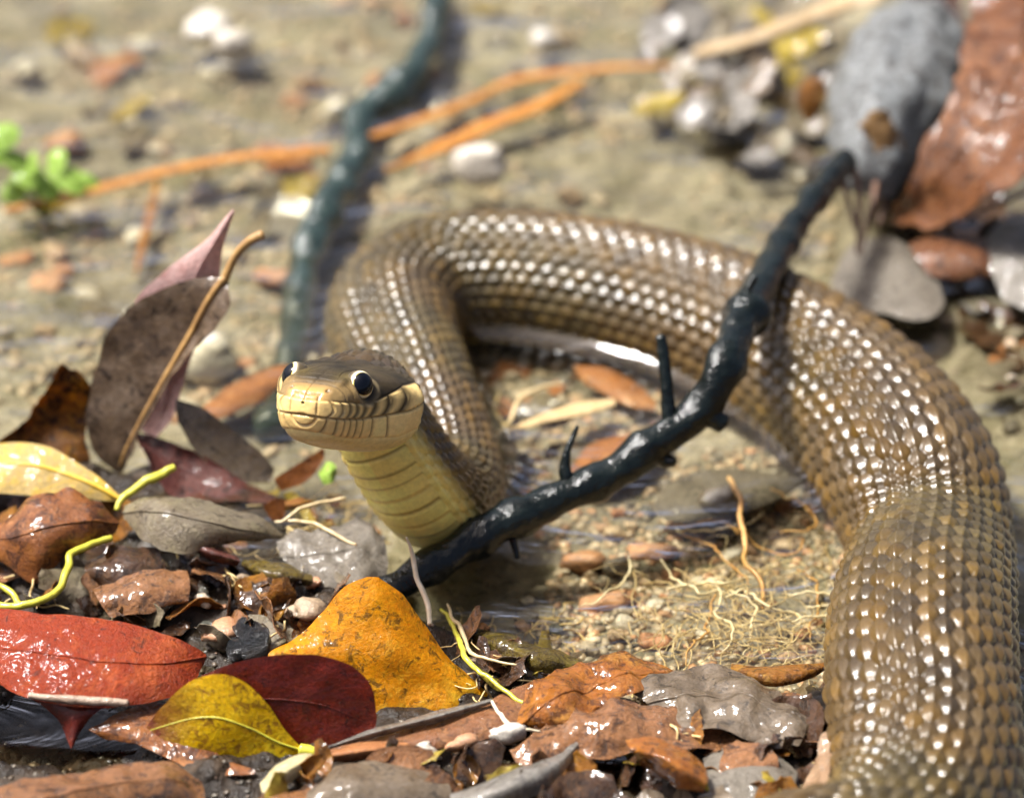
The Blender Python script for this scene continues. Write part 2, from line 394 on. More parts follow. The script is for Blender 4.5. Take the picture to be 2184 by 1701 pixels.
# ------------------------------------------------------------------ the snake: one lofted skin with scales, labial plates and belly scutes
HEADL = 2.95
s_head = np.r_[HEADL * (np.linspace(0, 1, 340) ** 1.55)]
s_head[0] = .0015
s_body = np.arange(HEADL + .03, TOT, .040)
S = np.r_[s_head, s_body]; n = len(S)
C = at_s(S)
T = -np.gradient(at_s(np.linspace(0, TOT, 4000)), axis=0)               # towards the head
T = np.stack([np.interp(S, np.linspace(0, TOT, 4000), T[:, j]) for j in range(3)], 1); T /= np.linalg.norm(T, axis=1)[:, None]
wh = sstep(3.3, 2.3, S)[:, None]; T = T * (1 - wh) + HF * wh; T /= np.linalg.norm(T, axis=1)[:, None]
ref = np.tile(np.array([0, 0, 1.0]), (n, 1)) * (1 - wh) + HU * wh
# in the raised neck the back faces away from the camera
nk = (sstep(2.7, 3.7, S) * sstep(8.6, 6.4, S))[:, None]; ref = ref * (1 - nk) + nk * np.array([.30, 1.0, .25])
U = ref - (ref * T).sum(1)[:, None] * T; U /= np.linalg.norm(U, axis=1)[:, None]
L = np.cross(U, T)                                                          # the snake's left
def prof(xs, ys): 
    c = np.interp(S, xs, ys); kk = np.ones(15) / 15; m = S < 3.6
    c2 = np.convolve(np.r_[np.full(7, c[0]), c, np.full(7, c[-1])], kk, 'valid'); return np.where(S > .25, c2, c)
rb = np.interp(S, seg, rad_s)
tip = np.sqrt(np.clip(1 - (1 - np.clip(S / .42, 0, 1)) ** 2, 0, 1))
hw = tip * prof([0, .15, .35, .6, .9, 1.2, 1.6, 2.0, 2.35, 2.65, 2.95, 3.4], [.58, .62, .68, .75, .83, .91, 1.12, 1.40, 1.52, 1.42, 1.18, .98])
ht = tip * prof([0, .3, .6, 1.0, 1.4, 1.9, 2.4, 2.9, 3.4], [.26, .33, .44, .56, .60, .61, .60, .62, .80])
hb = tip * prof([0, .2, .6, 1.2, 1.8, 2.4, 2.9, 3.4], [.66, .72, .84, .96, 1.04, 1.06, 1.0, .97])
bl = sstep(2.5, 3.5, S)
W = hw * (1 - bl) + rb * 1.0 * bl; HT = ht * (1 - bl) + rb * 1.0 * bl; HB = hb * (1 - bl) + rb * .93 * bl
ex = 2.0 + .75 * (1 - bl) * sstep(.1, .6, S)
NA = 372; V0 = math.radians(52)                                              # belly half-angle
na_v = 60; na_d = NA - na_v
th = np.r_[np.linspace(0, V0, na_v // 2, endpoint=False), np.linspace(V0, 2 * np.pi - V0, na_d, endpoint=False), np.linspace(2 * np.pi - V0, 2 * np.pi, na_v // 2, endpoint=False)]
sn, cn = np.sin(th), -np.cos(th)                                             # sn>0 : left side
Yn = np.sign(sn) * np.abs(sn)[None] ** (2 / ex[:, None]); Zn = np.sign(cn) * np.abs(cn)[None] ** (2 / ex[:, None])
Y = W[:, None] * Yn; Z = np.where(Zn > 0, HT[:, None], HB[:, None]) * Zn
SS = np.repeat(S[:, None], NA, 1)
hm = 1 - bl[:, None]
ay = np.abs(Y)
# --- scale field on the body
Lsc = .285
dS = np.gradient(S); ucoord = np.cumsum(dS / (Lsc * np.maximum(rb, .85))); ucoord -= np.interp(2.3, S, ucoord)
NROW = 25
rowc = (th - V0) / (2 * np.pi - 2 * V0) * NROW - .5                          # row coordinate, 0..24 at row centres
Uc = np.repeat(ucoord[:, None], NA, 1); Rc = np.repeat(rowc[None], n, 0)
best = np.full((n, NA), -9.0); bid = np.zeros((n, NA), np.int64); bq = np.zeros((n, NA)); bp = np.zeros((n, NA))
r0 = np.round(Rc)
for dr in (-1, 0, 1):
    rj = r0 + dr; sh = .5 * (np.mod(rj, 2)); u0 = np.round(Uc - sh)
    for du in (-1, 0, 1):
        uc = u0 + du + sh; p = Uc - uc; q = Rc - rj
        e = (p / .65) ** 2 + (np.abs(q) / .78) ** 2
        hgt = np.sqrt(np.clip(1.15 - e, 0, 2)) * .9 + .42 * p + .12 * np.exp(-(q / .14) ** 2) * (e < 1)
        hgt = np.where(e > 1.15, -1, hgt)
        m = (hgt > best) & (rj >= -.6) & (rj <= NROW - .4)
        best = np.where(m, hgt, best); bid = np.where(m, (uc * 2).astype(np.int64) * 64 + rj.astype(np.int64), bid); bq = np.where(m, q, bq); bp = np.where(m, p, bp)
best = np.maximum(best, -.1)
rnd = _h(bid, bid * 0, bid * 0, 5) ; rnd2 = _h(bid, bid * 0 + 3, bid * 0, 9)
best = best + .07 * rnd2
ventral = (Rc < -.5) | (Rc > NROW - .5)
su = np.mod(Uc, 1.0)                                                          # belly scutes: lip at the rear edge
scute = sstep(0, .12, su) * (1 - .15 * su) + .35 * su
hb_ = np.where(ventral, scute * .55 + .1, best)
body_on = sstep(2.25, 2.75, S)[:, None] * np.ones((1, NA))
body_on = np.maximum(body_on * np.ones_like(Y), 0)
amp = .050 * np.maximum(rb, .8)[:, None] / 1.4
disp = body_on * (hb_ - .6) * amp * np.where(ventral, 3.0, 3.3)
# --- head relief
ml = np.interp(S, [0, .12, .4, .9, 1.5, 2.1, 2.5], [-.24, -.26, -.27, -.27, -.22, -.08, .10])[:, None]   # mouth line
lt = np.interp(S, [0, .15, .5, .9, 1.15, 1.5, 2.0, 2.5], [.04, .06, .05, .02, .02, .16, .38, .42])[:, None]  # top of the upper lip plates
lb = np.interp(S, [0, .15, .6, 1.2, 2.0, 2.5], [-.50, -.56, -.64, -.68, -.62, -.42])[:, None]                # bottom of the lower lip plates
sig = np.cumsum(np.sqrt(dS ** 2 + np.gradient(W) ** 2)); sig -= sig[0]; SG = sig[:, None]
inm = sstep(2.55, 2.35, S)[:, None]
mouth = np.exp(-((Z - ml) / .022) ** 2) * inm
up_lab = sstep(-.01, .03, Z - ml) * sstep(.02, -.02, Z - lt) * inm; lo_lab = sstep(.01, -.03, Z - ml) * sstep(-.02, .02, Z - lb) * inm
useam = [.52, .72, .92, 1.13, 1.35, 1.62, 1.98, 2.38]; lseam = [.34, .52, .70, .88, 1.06, 1.24, 1.44, 1.72, 2.1]
ug = np.zeros_like(Y); ul = np.zeros_like(Y); lg = np.zeros_like(Y)
for i, q in enumerate(useam):
    zz = (Z - ml) / np.maximum(lt - ml, .1)
    d = SG - (q + .09 * np.sin(np.clip(zz, 0, 1) * 3.1) - .03 + .02 * i * zz)
    ug = np.maximum(ug, np.exp(-(d / .020) ** 2)); ul = np.maximum(ul, np.exp(-((d + .022) / (.040 + .014 * i)) ** 2) * min(1, .6 + .2 * i))
for i, q in enumerate(lseam):
    d = SG - (q - .30 * (Z - ml) + .0); lg = np.maximum(lg, np.exp(-(d / .018) ** 2))
edge_t = np.exp(-((Z - lt) / .022) ** 2) * inm * (SS > .2); edge_b = np.exp(-((Z - lb) / .03) ** 2) * inm
groove = np.maximum.reduce([mouth * 1.5, ug * up_lab, lg * lo_lab, edge_t * .8, edge_b * .5])
plates = np.zeros_like(Y); top = sstep(.5, .8, Zn)
for d in [ (np.abs(SS - .42) / .018) * np.where(ay < .40, 1, 9), (np.abs(SS - .80) / .018) * np.where(ay < .42, 1, 9), (np.abs(ay - .36 - .04 * np.sin(SS * 4)) / .016) * np.where((SS > .8) & (SS < 1.75), 1, 9),
          (np.abs(SS - 1.75 + .35 * (.4 - ay)) / .018) * np.where(ay < .45, 1, 9), (ay / .014) * np.where(((SS > 1.65) & (SS < 2.5)) | (SS < .8), 1, 9)]:
    plates = np.maximum(plates, np.exp(-d ** 2))
snp = np.zeros_like(Y); sidez = sstep(.0, .03, Z - lt) * sstep(.47, .42, Z) * hm
for q in (.40, .62, .84): snp = np.maximum(snp, np.exp(-((SS - q - .05 * np.sin(Z * 9)) / .016) ** 2))
groove = np.maximum(np.maximum(groove, plates * top * .5 * hm), snp * sidez * .7)
relief = -.030 * groove + .028 * (up_lab * (1 - ug)) + .020 * (lo_lab * (1 - lg))
# eyes: sockets, brow ridges and nostrils
ex_s = EYE_S; dx = SS - ex_s; 
eye_d = np.sqrt(dx ** 2 + (ay - .76) ** 2 + (Z - EYE_Z) ** 2)
relief += -.14 * np.exp(-(eye_d / .21) ** 4) + .022 * np.exp(-((eye_d - .36) / .05) ** 2)
relief += .075 * np.exp(-((dx + .0) / .30) ** 2 - ((ay - .60) / .13) ** 2 - ((Z - .60) / .12) ** 2)
relief += .045 * np.exp(-((ay - .47) / .09) ** 2 - ((Z - .40) / .10) ** 2) * sstep(.25, .5, SS) * sstep(1.0, .8, SS)
nos = np.sqrt((SS - .26) ** 2 + (ay - .36) ** 2 + (Z - .22) ** 2)
relief += -.07 * np.exp(-(nos / .045) ** 2) + .035 * np.exp(-(nos / .13) ** 2)
ros = np.exp(-(np.abs(ay - .27) / .022) ** 2) * (SS < .3) * sstep(-.24, -.18, Z) * sstep(.22, .14, Z)
ros = np.maximum(ros, np.exp(-((Z - .17) / .022) ** 2) * (ay < .29) * (SS < .30)); relief += -.018 * ros
notch = np.exp(-(Y / .09) ** 2 - ((Z + .24) / .035) ** 2) * (SS < .25); relief += -.03 * notch
relief *= hm
relief += hm * .012 * fbm(np.stack([SS * 3, Y * 3, Z * 3], -1), 3, 31)
rr2 = np.sqrt(Y ** 2 + Z ** 2) + 1e-9
frontness = sstep(.28, .0, SS)
ny, nz_ = Y / rr2, Z / rr2
disp_t = disp + relief
Yd = Y + ny * disp_t * (1 - .6 * frontness); Zd = Z + nz_ * disp_t * (1 - .6 * frontness); Fd = relief * frontness * hm
POS = C[:, None] + L[:, None] * Yd[..., None] + U[:, None] * Zd[..., None] + T[:, None] * Fd[..., None]
# --- pigment
def c3(*c): return np.array(c)
dorsal = c3(.064, .040, .014); olive = c3(.052, .043, .013); flank = c3(.110, .066, .022); dark = c3(.050, .034, .018)
belly = c3(.98, .76, .20); cream = c3(.90, .64, .25); amber = c3(.50, .28, .075); crown = c3(.024, .017, .008); gold = c3(.12, .085, .022)
f_ = np.clip(1 - np.abs(Rc - 12) / 12.5, 0, 1)[..., None]                      # 1 on the back, 0 at the flank
band = noise(np.stack([Uc * .16, Rc * .05, Rc * 0], -1), 41)[..., None]
colr = flank * (1 - sstep(0, .6, f_)) + dorsal * sstep(0, .6, f_)
colr = colr * (1 - .5 * sstep(-.2, .5, band)) + olive * .5 * sstep(-.2, .5, band)
colr = colr * (1 + .36 * rnd[..., None]) + c3(.03, .012, -.004) * np.clip(rnd2, 0, 1)[..., None]
gap = sstep(.80, .48, best)[..., None]; colr = colr * (1 - .85 * gap) + dark * .6 * .85 * gap
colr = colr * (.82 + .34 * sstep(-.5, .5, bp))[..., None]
low = sstep(3, 0, np.minimum(Rc, NROW - 1 - Rc))[..., None]
neckmask = sstep(9.5, 6.0, SS)[..., None]
colr = colr * (1 - .85 * low * neckmask) + belly * .85 * .85 * low * neckmask
sc_col = belly * (1 + .10 * noise(np.stack([Uc * .5, Rc * .2, Rc * 0], -1), 44))[..., None]
pale = sstep(.55, .05, np.abs(th[None] - np.where(th > np.pi, 2 * np.pi, 0)) / V0)[..., None]
sc_col = sc_col * (1 - .0 * pale); seam_d = np.exp(-((su - .0) / .055) ** 2)[..., None] + np.exp(-((su - 1.0) / .055) ** 2)[..., None]
sc_col = sc_col * (1 - .7 * seam_d) + c3(.20, .13, .035) * .7 * seam_d
colr = colr * (.55 + .45 * sstep(2.4, 6.0, SS))[..., None] + (low * neckmask * .25 * belly)
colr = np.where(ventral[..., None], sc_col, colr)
# head pigment
hc = np.ones_like(colr) * crown
mot = fbm(np.stack([SS * 2.2, Y * 2.2, Z * 2.2], -1), 4, 51)[..., None]
hc = hc * np.clip(1 + .9 * mot, .3, 2); gl_ = (np.exp(-((ay - .45) / .22) ** 2 - ((SS - .85) / .35) ** 2) * sstep(.3, .5, Z))[..., None]
hc = hc * (1 - .55 * gl_) + gold * .55 * gl_
side = (sstep(.46, .30, Z) * sstep(1.15, .75, SS))[..., None]; hc = hc * (1 - .8 * side) + c3(.27, .175, .065) * .8 * side
sn_ = (sstep(.40, .15, SS) * sstep(.5, .3, ay))[..., None]; hc = hc * (1 - .8 * sn_) + amber * .8 * sn_
lips = cream * (1 + .13 * mot) ; lips = lips * (1 - .55 * sstep(.5, .2, SS)[..., None]) + c3(.72, .47, .17) * .55 * sstep(.5, .2, SS)[..., None]
below = sstep(.01, -.01, Z - lt)[..., None] * inm[..., None]
hc = hc * (1 - below) + lips * below
chin = sstep(.02, -.02, Z - lb)[..., None]; hc = hc * (1 - chin) + c3(.86, .69, .29) * chin
back = sstep(2.3, 2.55, SS)[..., None]; vb = sstep(-.10, -.30, Zn)[..., None]
hc = hc * (1 - back) + (crown * 1.25 * (1 - vb) + c3(.78, .64, .27) * vb) * back
hc = hc * (1 - .95 * np.clip(ul * up_lab, 0, 1)[..., None]) + c3(.015, .010, .006) * .95 * np.clip(ul * up_lab, 0, 1)[..., None]
lg = np.maximum(lg, np.sqrt(lg)*.9)
lgm = np.clip(lg * lo_lab * sstep(.25, .7, SG), 0, 1)[..., None]; hc = hc * (1 - .8 * lgm) + c3(.04, .022, .010) * .8 * lgm
mm = np.clip(mouth * sstep(0, .1, inm), 0, 1)[..., None]; hc = hc * (1 - .7 * mm) + c3(.16, .075, .02) * .7 * mm
et = np.clip(edge_t * sstep(.6, 1.0, SS), 0, 1)[..., None]; hc = hc * (1 - .75 * et) + c3(.03, .02, .012) * .75 * et
pl = np.clip(plates * top, 0, 1)[..., None]; hc = hc * (1 - .25 * pl) + dark * .6 * .25 * pl
sp_ = np.clip(snp * sidez, 0, 1)[..., None]; hc = hc * (1 - .6 * sp_) + c3(.05, .032, .015) * .6 * sp_
rs_ = np.clip(ros, 0, 1)[..., None]; hc = hc * (1 - .5 * rs_) + c3(.12, .06, .02) * .5 * rs_
nn_ = np.exp(-(nos / .04) ** 2)[..., None]; hc = hc * (1 - .95 * nn_) + c3(.01, .007, .005) * .95 * nn_
ob = np.exp(-((eye_d - .33) / .06) ** 2)[..., None]; hc = hc * (1 - .35 * ob) + c3(.34, .26, .14) * .35 * ob
wH = sstep(2.85, 2.45, SS)[..., None]
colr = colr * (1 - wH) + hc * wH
colr = np.clip(colr, .004, .9)
vv = POS.reshape(-1, 3); ff = grid_faces(n, NA, True)
vv = np.r_[vv, [C[0] + HF * .004], [C[-1]]]
cap = np.arange(NA); cap2 = (cap + 1) % NA
f0 = np.stack([cap2, cap, np.full(NA, n * NA), np.full(NA, n * NA)], 1); f1 = np.stack([(n - 1) * NA + cap, (n - 1) * NA + cap2, np.full(NA, n * NA + 1), np.full(NA, n * NA + 1)], 1)
gloss = np.where(ventral, .35, 1.0) * (1 - wH[..., 0]) + (.15 + .6 * sstep(.75, .3, SS)) * wH[..., 0]
cc = np.c_[np.r_[colr.reshape(-1, 3), [colr[0, 0]], [colr[-1, 0]]], np.r_[gloss.ravel(), 1, 1]]
root = empty('water_snake', (P(950, 1170)[0], P(950, 1170)[1], -.6))
tag(root, 'brown water snake with yellow belly raising its head, body looped through the stream', 'snake')
tri0 = [tuple(q[:3]) for q in f0.tolist()] + [tuple(q[:3]) for q in f1.tolist()]
body = build('body', vv, ff, M['skin'], root, col=cc)
# eyes
def eye(side):
    ctr = SNOUT - HF * EYE_S + HL * side * (EYE_Y + .045) + HU * (EYE_Z + .05)
    ax = HF * .60 + HL * side * .74 + HU * .30; ax /= np.linalg.norm(ax)
    e1 = np.cross(ax, HU); e1 /= np.linalg.norm(e1); e2 = np.cross(e1, ax)
    def cap_(r, a0, a1, na, nb, push=0.0):
        al = np.linspace(a0, a1, na); be = np.linspace(0, 2 * np.pi, nb, endpoint=False)
        v = ctr + ax * push + r * (np.cos(al)[:, None, None] * ax + np.sin(al)[:, None, None] * (np.cos(be)[None, :, None] * e1 + np.sin(be)[None, :, None] * e2 * 1.06))
        return v.reshape(-1, 3), np.repeat(al, nb), grid_faces(na, nb, True)
    rE = .282
    v, al, fc = cap_(rE, .01, 3.1, 48, 48)
    d = np.degrees(al)[:, None]
    col = c3(.86, .76, .50) * np.ones((len(v), 3)); col = np.where(d < 51, c3(.75, .55, .10), col)
    w1 = sstep(61, 65, d); col = col * (1 - w1) + c3(.20, .16, .10) * w1; w2 = sstep(66, 74, d); col = col * (1 - w2) + c3(.07, .052, .026) * w2
    o = build('eye', v, fc, M['eye'], root, col=col)
    v, al, fc = cap_(rE + .004, .01, math.radians(48), 16, 40)
    build('pupil', v, fc, M['pupil'], o)
eye(1); eye(-1)

# ------------------------------------------------------------------ helpers for leaves, sticks, stones
def sheet_solid(Pg, thick, close=True):
    nu, nv = Pg.shape[:2]
    du = np.gradient(Pg, axis=0); dv = np.gradient(Pg, axis=1); N = np.cross(du, dv); ln = np.linalg.norm(N, axis=2, keepdims=True)
    N = np.where(ln > 1e-9, N / (ln + 1e-12), 0)
    N[0] = N[1]; N[-1] = N[-2]
    flip = 1.0 if N[..., 2].mean() >= 0 else -1.0; N = N * flip
    v = np.r_[(Pg + N * thick / 2).reshape(-1, 3), (Pg - N * thick / 2).reshape(-1, 3)]
    f = grid_faces(nu, nv); 
    if flip < 0: f = f[:, ::-1]
    m = nu * nv; g = f[:, ::-1] + m
    ring = np.r_[np.arange(nv), np.arange(1, nu) * nv + nv - 1, (nu - 1) * nv + np.arange(nv - 2, -1, -1), np.arange(nu - 2, 0, -1) * nv]
    k = len(ring); a = 2 * m + np.arange(k); b = 2 * m + np.roll(np.arange(k), -1); e = np.stack([a, a + k, b + k, b], 1)
    if flip < 0: e = e[:, ::-1]
    sheet_solid.idx = np.r_[np.arange(m), np.arange(m), ring, ring]
    return np.r_[v, v[ring], v[ring + m]], np.r_[f, g, e], N
def leaf(name, label, left, mid, right, mat, cat='leaf', thick=.013, nu=44, nv=17, crease=.35, wave=.05, ws=.9, edge=.02, rib=None, rib_mat=None,
         stalk=None, stalk_r=.06, group=None, seed=None, parent=None, lift=0.0):
    seed = seed if seed is not None else abs(hash_s(label)) % 1000
    Lc, Mc, Rc_ = spline(left, nu), spline(mid, nu), spline(right, nu)
    v = np.linspace(-1, 1, nv); 
    q = Lc[:, None] * (v * (v - 1) / 2)[None, :, None] + Mc[:, None] * (1 - v ** 2)[None, :, None] + Rc_[:, None] * (v * (v + 1) / 2)[None, :, None]
    li = np.where((v < 0)[None, :, None], Mc[:, None] + (Lc - Mc)[:, None] * (-v)[None, :, None], Mc[:, None] + (Rc_ - Mc)[:, None] * v[None, :, None])
    G = q * (1 - crease) + li * crease
    _, _, N = sheet_solid(G, .01)
    G = G + N * (wave * fbm(G * ws + seed, 3, seed))[..., None]
    ed = np.abs(v)[None, :] ** 6; outw = (G[:, -1] - G[:, 0]); outw /= np.linalg.norm(outw, axis=1)[:, None] + 1e-9
    G = G + outw[:, None] * (np.sign(v)[None] * ed * edge * fbm(G * 2.2, 3, seed + 3))[..., None]
    G[..., 2] += lift
    vv, ff, N = sheet_solid(G, thick)
    uu = np.repeat(np.linspace(0, 1, nu)[:, None], nv, 1); v01 = np.repeat((v[None] + 1) / 2, nu, 0)
    uv = np.c_[uu.ravel(), v01.ravel()][sheet_solid.idx]
    org = np.r_[(vv.min(0) + vv.max(0))[:2] / 2, vv[:, 2].min()]
    if rib is None and stalk is None:
        o = build(name, vv, ff, mat, parent, uv=uv)
        if parent is None: tag(o, label, cat, group)
        return o
    rt = empty(name, org); tag(rt, label, cat, group)
    build('blade', vv, ff, mat, rt, uv=uv)
    if rib:
        c = G[:, nv // 2] + N[:, nv // 2] * (thick * .5)
        tube('midrib', c[: int(nu * .97)], [rib, rib * .8, rib * .25], rib_mat or mat, rt, is_curve=True, seg=6)
    if stalk: tube('stalk', stalk, [stalk_r, stalk_r * .85, stalk_r * 1.15], rib_mat or mat, rt, n=24, seg=8, rough=.01)
    return rt
def hash_s(s):
    h = 7
    for ch in s: h = (h * 31 + ord(ch)) & 0x7FFFFFFF
    return h
def bed_at(p):
    i = min(max(int(np.searchsorted(gx, p[0])) - 1, 0), len(gx) - 2); j = min(max(int(np.searchsorted(gy_, p[1])) - 1, 0), len(gy_) - 2)
    return float(ZG[i:i + 2, j:j + 2].mean())
def on(x, y, up=0.0):                          # a point resting on bed (or water bed) at a pixel, lifted by up
    p = P(x, y, 0)
    for _ in range(4): p = P(x, y, bed_at(p) + up)
    return p
def pebble_mesh(name, seed, mat, sub=2, rough=.28, flat=.6):
    import bmesh
    bm = bmesh.new(); bmesh.ops.create_icosphere(bm, subdivisions=sub, radius=1.0)
    c = np.array([v.co[:] for v in bm.verts]); c = c * (1 + rough * fbm(c * .9 + seed * 3.1, 3, seed))[:, None]
    c = np.sign(c) * np.abs(c) ** .9; c[:, 2] *= flat
    for v, q in zip(bm.verts, c): v.co = q * CM
    me = bpy.data.meshes.new(name); bm.to_mesh(me); bm.free(); me.materials.append(mat)
    me.polygons.foreach_set('use_smooth', [True] * len(me.polygons)); return me
def put(name, me, p, size, rz, label, cat, group=None, tilt=(0, 0)):
    o = bpy.data.objects.new(name, me); COL.objects.link(o); o.location = np.asarray(p) * CM
    o.scale = size if np.ndim(size) else (size,) * 3; o.rotation_mode = 'ZYX'; o.rotation_euler = (tilt[0], tilt[1], rz); tag(o, label, cat, group); return o

# ------------------------------------------------------------------ colours of the litter
LM = leaf_mat
M['stand'] = LM('standing_leaf_brown', (.055, .035, .022), (.12, .078, .047), (.20, .145, .10), spot=(.025, .015, .01), spot_amt=.3, vein=(.20, .13, .07), trans=.18, rough=.28, vein_n=7)
M['pink'] = LM('pink_leaf', (.62, .36, .33), (.72, .50, .46), (.50, .24, .21), vein=(.5, .2, .16), vein_s=.3, trans=.38, rough=.42, coat=.2, vein_n=6)
M['rib_tan'] = plain_mat('leaf_stalk_tan', (.42, .24, .075), (.28, .15, .05), .45, .2)
M['amber_dark'] = LM('amber_dark_leaf', (.55, .27, .02), (.28, .11, .018), (.08, .035, .016), spot=(.03, .014, .01), spot_amt=.5, vein=(.3, .14, .03), trans=.55, rough=.3)
M['yellow_flat'] = LM('yellow_grey_leaf', (.74, .48, .05), (.46, .33, .13), (.66, .42, .05), vein=(.72, .46, .035), vein_n=5, vein_s=.8, trans=.25, rough=.3)
M['rust'] = LM('rust_leaf', (.33, .125, .030), (.22, .075, .022), (.42, .18, .06), spot=(.05, .02, .012), spot_amt=.4, vein=(.13, .04, .015), vein_s=.5, trans=.25, rough=.25)
M['greybrown'] = LM('grey_brown_leaf', (.13, .10, .07), (.19, .155, .10), (.23, .20, .11), spot=(.05, .035, .02), spot_amt=.25, vein=(.27, .22, .12), vein_s=.3, trans=.15, rough=.26)
M['maroon_dark'] = LM('dark_maroon_leaf', (.085, .026, .022), (.14, .050, .038), (.055, .02, .018), spot=(.02, .01, .008), vein=(.06, .02, .015), trans=.25, rough=.28)
M['glassy_grey'] = LM('grey_skeleton_leaf', (.15, .105, .060), (.20, .15, .10), (.09, .066, .042), spot=(.06, .05, .04), spot_amt=.2, vein=(.24, .2, .15), vein_s=.3, trans=.3, rough=.2, coat=1.0)
M['red'] = LM('red_leaf', (.34, .050, .012), (.27, .034, .009), (.42, .085, .018), spot=(.05, .018, .014), spot_amt=.12, vein=(.28, .05, .016), vein_s=.35, trans=.22, tcol=(1, .5, .3), rough=.3, coat=.22, bump=.75)
M['orange'] = LM('orange_leaf', (.92, .48, .010), (.82, .36, .007), (.94, .60, .04), spot=(.17, .075, .01), spot_amt=.24, vein=(.42, .17, .01), vein_s=.30, trans=.62, rough=.33, coat=.35)
M['maroon'] = LM('maroon_leaf', (.20, .020, .009), (.13, .018, .010), (.26, .035, .012), spot=(.05, .012, .01), spot_amt=.2, vein=(.08, .012, .008), vein_s=.3, trans=.4, rough=.24, coat=.6)
M['yellow'] = LM('yellow_leaf', (.92, .66, .010), (.86, .58, .008), (.94, .74, .03), spot=(.33, .14, .015), spot_amt=.40, vein=(.62, .42, .02), vein_s=.25, trans=.6, rough=.3, coat=.5, scale=1.6, ugrad=(.62, .90, (.24, .05, .02)))
M['brownstrip'] = LM('brown_flat_leaf', (.25, .11, .045), (.19, .078, .033), (.31, .15, .06), spot=(.06, .028, .016), spot_amt=.25, vein=(.14, .06, .025), trans=.12, rough=.32, coat=.4)
M['wetrust'] = LM('wet_rust_leaf', (.50, .19, .022), (.36, .115, .016), (.58, .27, .045), spot=(.10, .035, .012), spot_amt=.35, vein=(.20, .06, .015), vein_s=.45, trans=.22, rough=.16, coat=1.0, bump=1.0)
M['wetbrown'] = LM('wet_brown_leaf', (.22, .092, .034), (.30, .135, .052), (.13, .055, .023), spot=(.05, .028, .018), spot_amt=.35, vein=(.12, .06, .03), trans=.12, rough=.16, coat=1.0, bump=1.0)
M['olivewet'] = LM('olive_leaf', (.22, .165, .022), (.14, .095, .018), (.30, .23, .03), spot=(.05, .03, .012), spot_amt=.4, vein=(.12, .08, .02), trans=.3, rough=.15, coat=1.0, bump=1.0)
M['palegrey'] = LM('pale_grey_leaf', (.30, .275, .24), (.21, .19, .16), (.40, .37, .33), spot=(.10, .09, .08), spot_amt=.2, vein=(.5, .48, .44), vein_s=.3, trans=.3, rough=.18, coat=.9)
M['bigbrown'] = LM('big_brown_leaf', (.17, .066, .022), (.11, .040, .014), (.25, .11, .045), spot=(.03, .013, .008), spot_amt=.36, vein=(.11, .04, .016), vein_n=6, vein_s=.5, trans=.06, rough=.35, coat=.25)
M['cocoon'] = LM('rolled_grey_leaf', (.16, .17, .17), (.24, .25, .25), (.09, .09, .085), spot=(.05, .042, .034), spot_amt=.42, vein=(.14, .15, .145), vein_s=.25, trans=.1, rough=.45, coat=.2, bump=.8)
M['sub_orange'] = LM('sunken_orange_leaf', (.42, .19, .075), (.34, .14, .055), (.50, .26, .12), spot=(.14, .06, .03), spot_amt=.2, vein=(.3, .12, .05), trans=.1, rough=.4, coat=.2)
M['sub_grey'] = LM('sunken_grey_leaf', (.125, .108, .085), (.165, .142, .11), (.10, .085, .065), spot=(.05, .04, .03), spot_amt=.2, vein=(.2, .17, .13), trans=.1, rough=.35, coat=.3)
M['stem_orange'] = LM('orange_reed', (.60, .27, .05), (.50, .20, .035), (.66, .36, .08), spot=(.25, .10, .03), spot_amt=.3, trans=.2, rough=.3, coat=.4)
M['green'] = LM('green_leaf', (.30, .48, .06), (.38, .56, .10), (.22, .38, .04), vein=(.3, .5, .08), trans=.35, rough=.3, coat=.4)
M['straw'] = plain_mat('straw', (.62, .48, .22), (.48, .33, .13), .45, .2, rand=.15)
M['root_pale'] = plain_mat('root_pale', (.62, .50, .28), (.50, .36, .17), .4, .35)
M['root_white'] = plain_mat('root_white', (.80, .72, .54), (.66, .55, .35), .4, .3)
M['root_yellow'] = plain_mat('root_yellow_green', (.58, .56, .05), (.46, .40, .04), .35, .5)
M['root_orange'] = plain_mat('root_orange', (.55, .33, .11), (.45, .23, .07), .4, .3)
M['black_wood'] = plain_mat('black_wet_wood', (.002, .004, .0035), (.006, .010, .009), .13, .0, 2.0, .55, 2.2, .0022, spec=.38)
M['green_wood'] = plain_mat('dark_green_wet_wood', (.010, .022, .018), (.026, .045, .036), .2, .4, 2.0, .6, 4.0, .0014)
M['twig_grey'] = plain_mat('twig_bark', (.23, .15, .10), (.38, .28, .20), .5, .3, 3.0, .8)
M['litter'] = LM('litter_scrap_brown', (.12, .058, .024), (.06, .028, .014), (.21, .105, .042), spot=(.02, .012, .008), vein=(.05, .03, .015), trans=.12, rough=.18, coat=.9, bump=.9)
M['litter_o'] = LM('litter_scrap_orange', (.42, .20, .03), (.30, .115, .02), (.50, .28, .05), spot=(.10, .04, .012), vein=(.2, .08, .02), trans=.3, rough=.2, coat=.7, bump=.8)
M['litter_y'] = LM('litter_scrap_yellow', (.60, .44, .06), (.42, .32, .05), (.66, .52, .14), spot=(.16, .09, .02), trans=.3, rough=.22, coat=.6)
M['blackstuff'] = plain_mat('charred_wood', (.008, .010, .012), (.022, .026, .03), .2, .9, 3.0, 1.0, 6.0, .002)
PST = [(0, (.30, .22, .14)), (.2, (.42, .30, .19)), (.4, (.52, .40, .27)), (.55, (.44, .25, .14)), (.7, (.25, .22, .17)), (.85, (.58, .48, .36)), (1, (.36, .30, .22))]
M['peb'] = pebble_mat('pebble_mixed', PST)
